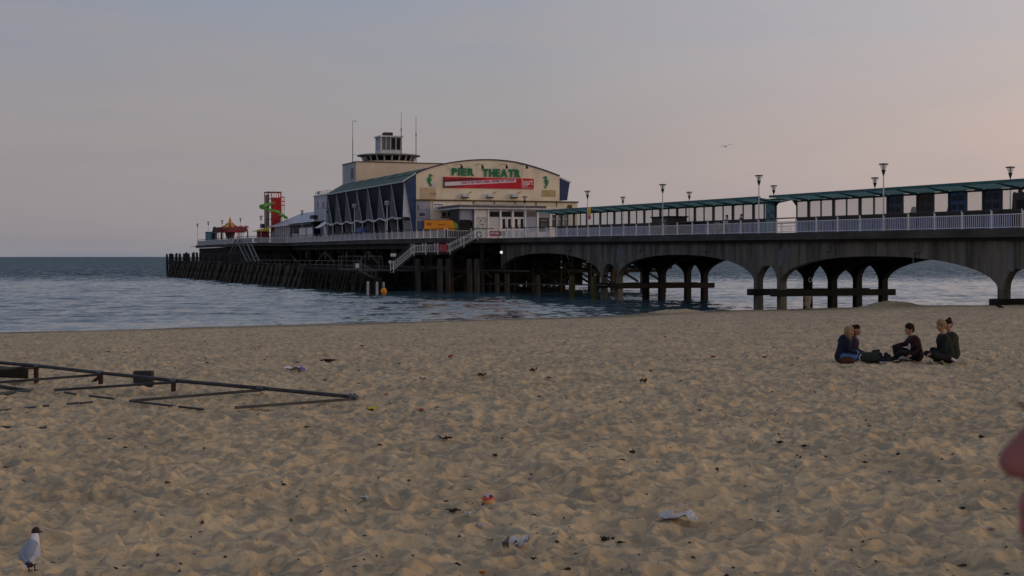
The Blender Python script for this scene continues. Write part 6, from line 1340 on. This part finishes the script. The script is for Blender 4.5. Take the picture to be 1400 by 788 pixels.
for (x0, y0, x1, y1, rr0, rr1) in ((88, 536.5, 104, 539.5, .012, .012), (122, 541.5, 156, 545.5, .012, .006), (177, 548.5, 278, 560, .012, -.02), (92, 552.5, 107, 551, .0, .0), (110, 551.5, 126, 549.8, .0, .0), (-20, 563.5, 66, 554.8, .02, -.01), (-15, 582.5, 36, 587, .015, .0), (45, 586.5, 63, 584.2, .005, .005)):
    a = near_pt(x0, y0, rr0 + .035); b_ = near_pt(x1, y1, rr1 + .02); pipe(a, b_, .017, 'buried_rail')
for k, dx in ((52, -.02), (137, .02), (238, .0)):
    v = A_[k]; gz_ = float(sand_h(v.x, v.y)[0]); MB().bar(PW(v + Vector((dx, -.04, -.03))), PW(Vector((v.x + dx, v.y - .04, gz_ + (.02 if k == 52 else .08)))), .10, .06).build('rusty_bracket', mat('dark_rust', (.028, .013, .008), .9, col2=(.060, .026, .014), scale=9, bump=.4), pf)
v = A_[137]; MB().prism([PW(v + Vector((-.15, -.05, -.15))), PW(v + Vector((-.03, -.05, -.05))), PW(v + Vector((.0, -.05, -.10))), PW(v + Vector((-.07, -.05, -.15)))], (0, .05, 0)).build('rusty_hook', MATS['dark_rust'], pf)
a = near_pt(196, 518, .12); MB().box(PW(a) + Vector((-.17, -.06, -.12)), PW(a) + Vector((.17, .10, .14))).build('clamp_box', M_dark if False else mat('slate_box', (.020, .024, .028), .6, bump=.1), pf, bevel=.015); MB().box(PW(a) + Vector((.10, -.05, -.20)), PW(a) + Vector((.17, .05, -.12))).build('clamp_foot', MATS['slate_box'], pf)
a, b_, c, d_ = near_pt(-60, 496, .32), near_pt(38, 504, .27), near_pt(38, 518, .04), near_pt(-60, 514, .06); MB().prism([PW(a), PW(b_), PW(c), PW(d_)], (0, .04, 0)).build('end_plate', mat('dark_plate', (.035, .045, .05), .6, var=.25, scale=3, bump=.1), pf)

# ------------------------------------------------------------------ litter
M_tis = mat('white_tissue', (.50, .50, .52), .9, var=.12, scale=9, bump=.3)
q = gp(925, 709); crumple('tissue', 'wide white tissue crumpled on the sand, right of centre', 'litter', (q.x, q.y, q.z + .0), .27, .15, .045, M_tis, 12, 15, 8)
q = gp(706, 747); crumple('plastic_bag', 'small torn white plastic bag crumpled on the sand near the bottom edge', 'litter', (q.x + .02, q.y, q.z), .14, .16, .060, M_tis, 23, 13, 8); q = gp(691, 749); crumple('plastic_bag', 'thin dark-edged plastic wisp left of the torn white bag', 'litter', tuple(q), .05, .05, .05, M_grey, 5)
q = gp(404, 507.5); crumple('paper', 'flat white and blue sheet of paper lying beyond the pipe frame', 'litter', tuple(q), .42, .3, .07, mat('blue_white_print', (.62, .62, .70), .7, col2=(.06, .08, .35), scale=7, bump=0, lo=.52, hi=.58), 31)
for (x, y, w_, c, lb, nm) in ((616, 488.5, .13, M_slr, 'small bright red scrap of litter in the far sand', 'wrapper'), (508, 561, .16, M_ylw, 'flat yellow wrapper in the middle sand right of the pipe frame end', 'wrapper'), (576, 562.5, .07, mat('coral_plastic', (.50, .13, .09), .5, bump=0), 'tiny coral pink scrap in the middle sand', 'wrapper'),
                          (614, 567, .05, M_wht, 'tiny white scrap right of the coral one', 'wrapper'), (497, 685.5, .085, M_tis, 'small white flat scrap left of the orange sandal', 'wrapper'), (640, 705, .05, M_tis, 'small white scrap beside a brown weed clump', 'wrapper'), (578.5, 519.5, .12, mat('pale_violet_scrap', (.20, .20, .30), .7, bump=0), 'pale violet scrap in the far sand', 'wrapper'),
                          (672, 740.5, .035, M_tis, 'tiny white scrap left of the torn plastic bag', 'wrapper'), (656, 721.5, .07, M_wht, 'thin pale wisp of plastic above the torn bag', 'wrapper'), (660, 786, .04, M_orange, 'tiny orange scrap at the bottom edge', 'wrapper'), (1355, 725, .05, M_tis, 'small white scrap at the lower right near the face', 'wrapper'),
                          (528, 540.5, .05, M_slr, 'tiny red scrap right of the pipe frame tip', 'wrapper'), (975, 489.5, .10, M_red, 'red scrap in the far sand left of the group', 'wrapper'), (481, 541.5, .08, M_tis, 'pale scrap at the tip of the pipe frame', 'wrapper'), (725, 656.5, .05, M_wht, 'small pale scrap above and right of the sandal', 'wrapper')):
    q = gp(x, y); crumple(nm, lb, 'litter', tuple(q), w_, w_ * .8, w_ * .35, c, int(x), 6, 5, group='scraps of litter on the sand')
q = gp(667.5, 684.5); snd = thing('sandal', 'small orange and white sandal with a purple patch standing on the sand', 'sandal', tuple(q), pier=False)
def ell(rx, ry, z, n=16, sh=0): return [(rx * math.cos(2 * PI * k / n) + sh, ry * math.sin(2 * PI * k / n), z) for k in range(n)]
for nm, rx, ry, z0, z1, mt in (('sole', .052, .04, -.012, .006, M_orange), ('midsole', .050, .038, .0061, .018, M_wht), ('rim', .053, .040, .0181, .030, mat('vermilion', (.62, .09, .015), .5, bump=0))): MB().prism(ell(rx, ry, z0), (0, 0, z1 - z0)).build(nm, mt, snd).rotation_euler = (.25, -.16, .2)
blob([((-.012, .0, .035), (.014, .005, .045), .026, .022)], .004, 'upper', M_wht, snd); blob([((.018, -.004, .040), (.028, .0, .034), .018, .014)], .004, 'toe_patch', mat('purple_patch', (.06, .04, .22), .6, bump=0), snd); MB().ball((-.024, -.012, .034), .014, 8, 6).build('heel_patch', mat('vermilion', (.6, .1, .02)), snd, smooth=True)
M_weedd = mat('dried_seaweed', (.022, .014, .010), .95, col2=(.05, .03, .02), scale=20, bump=.5)
def clump(label, px_, py_, w_, h_, seed, mt=None, cat='seaweed'):
    q = gp(px_, py_); rs = random.Random(seed); mb = MB()
    for k in range(14):
        a = rs.uniform(0, 2 * PI); r_ = rs.uniform(0, w_ / 2); c = Vector((q.x + r_ * math.cos(a), q.y + r_ * math.sin(a) * .8, q.z + rs.uniform(0, h_ * .4)))
        e = c + Vector((rs.uniform(-1, 1) * w_ * .45, rs.uniform(-1, 1) * w_ * .3, rs.uniform(0, h_ * .7))); mb.tube(c, e, w_ * .09, w_ * .03, 5)
    return mb.solo('seaweed_clump', mt or M_weedd, label, cat, tuple(q), 'dark clumps of seaweed on the sand', pier=False)
for k, (x, y, w_, h_, lb) in enumerate(((658, 515, .14, .07, 'black clump in the far sand right of the red scrap'), (880, 523, .15, .07, 'small black clump left of the seated group in the middle sand'), (610, 600.5, .14, .04, 'brown streak of weed in the middle sand'), (622, 699.5, .13, .025, 'wide brown weed clump left of the sandal below it'), (864, 620, .07, .05, 'dark clump in the open sand right of centre'),
                                       (730, 767, .05, .03, 'dark bit just right of the torn plastic bag near the bottom'), (828, 740, .09, .03, 'dark curved twig between torn bag and tissue'), (1100, 612, .09, .03, 'dark bit in the sand below the olive bag'), (1066, 606, .10, .03, 'dark flat bit in the sand left of the one below the olive bag'), (1045, 489.5, .12, .05, 'dark bit in the far sand right of the red scrap near the group'),
                                       (729, 508.5, .14, .12, 'little upright tangle of brown weed in the far sand'), (482, 543, .12, .07, 'dark bit right beside the pipe frame tip'), (448, 493, .35, .02, 'thin brown strand of weed beyond the paper sheet'), (406, 496.5, .1, .03, 'dark bit just above the paper sheet'), (1342, 599, .08, .04, 'dark bit in the sand far right at mid height'),
                                       (677, 624, .07, .03, 'dark bit in open sand left of centre'), (838, 738, .04, .02, 'tiny dark bit at the end of the curved twig'))): clump(lb, x, y, w_, h_, 50 + k)
def scatter(n, smin, smax, mt, name, seed, flat=.35):
    r_ = np.random.default_rng(seed); Yv = 8.8 * (70 / 8.8) ** r_.random(n) ; Xv = (r_.random(n) - .5) * .80 * Yv; Z = sand_h(Xv, Yv); mb = MB()
    for x, y, z in zip(Xv, Yv, Z):
        s_ = smin + (smax - smin) * r_.random() ** 2.5; s_ *= (1 + y / 40); a = r_.random() * PI; ca, sa_ = math.cos(a), math.sin(a); el = 1 + 1.6 * r_.random()
        P4 = [(-el, -.5), (.2, -.8), (el, .1), (.1, .7)]; b4 = [(x + (ca * u - sa_ * v) * s_, y + (sa_ * u + ca * v) * s_, z - .002) for u, v in P4]
        mb.add(b4 + [(x, y, z + s_ * (flat + .6 * r_.random()))], [(0, 1, 4), (1, 2, 4), (2, 3, 4), (3, 0, 4)])
    me = mb.mesh(name, mt); o = bpy.data.objects.new(name, me); COL.objects.link(o); tag(o, kind='stuff'); return o
scatter(2600, .004, .021, M_weedd, 'dark_beach_debris', 3); scatter(230, .004, .013, mat('shell_white', (.42, .40, .37), .7, bump=0), 'shell_fragments', 4)
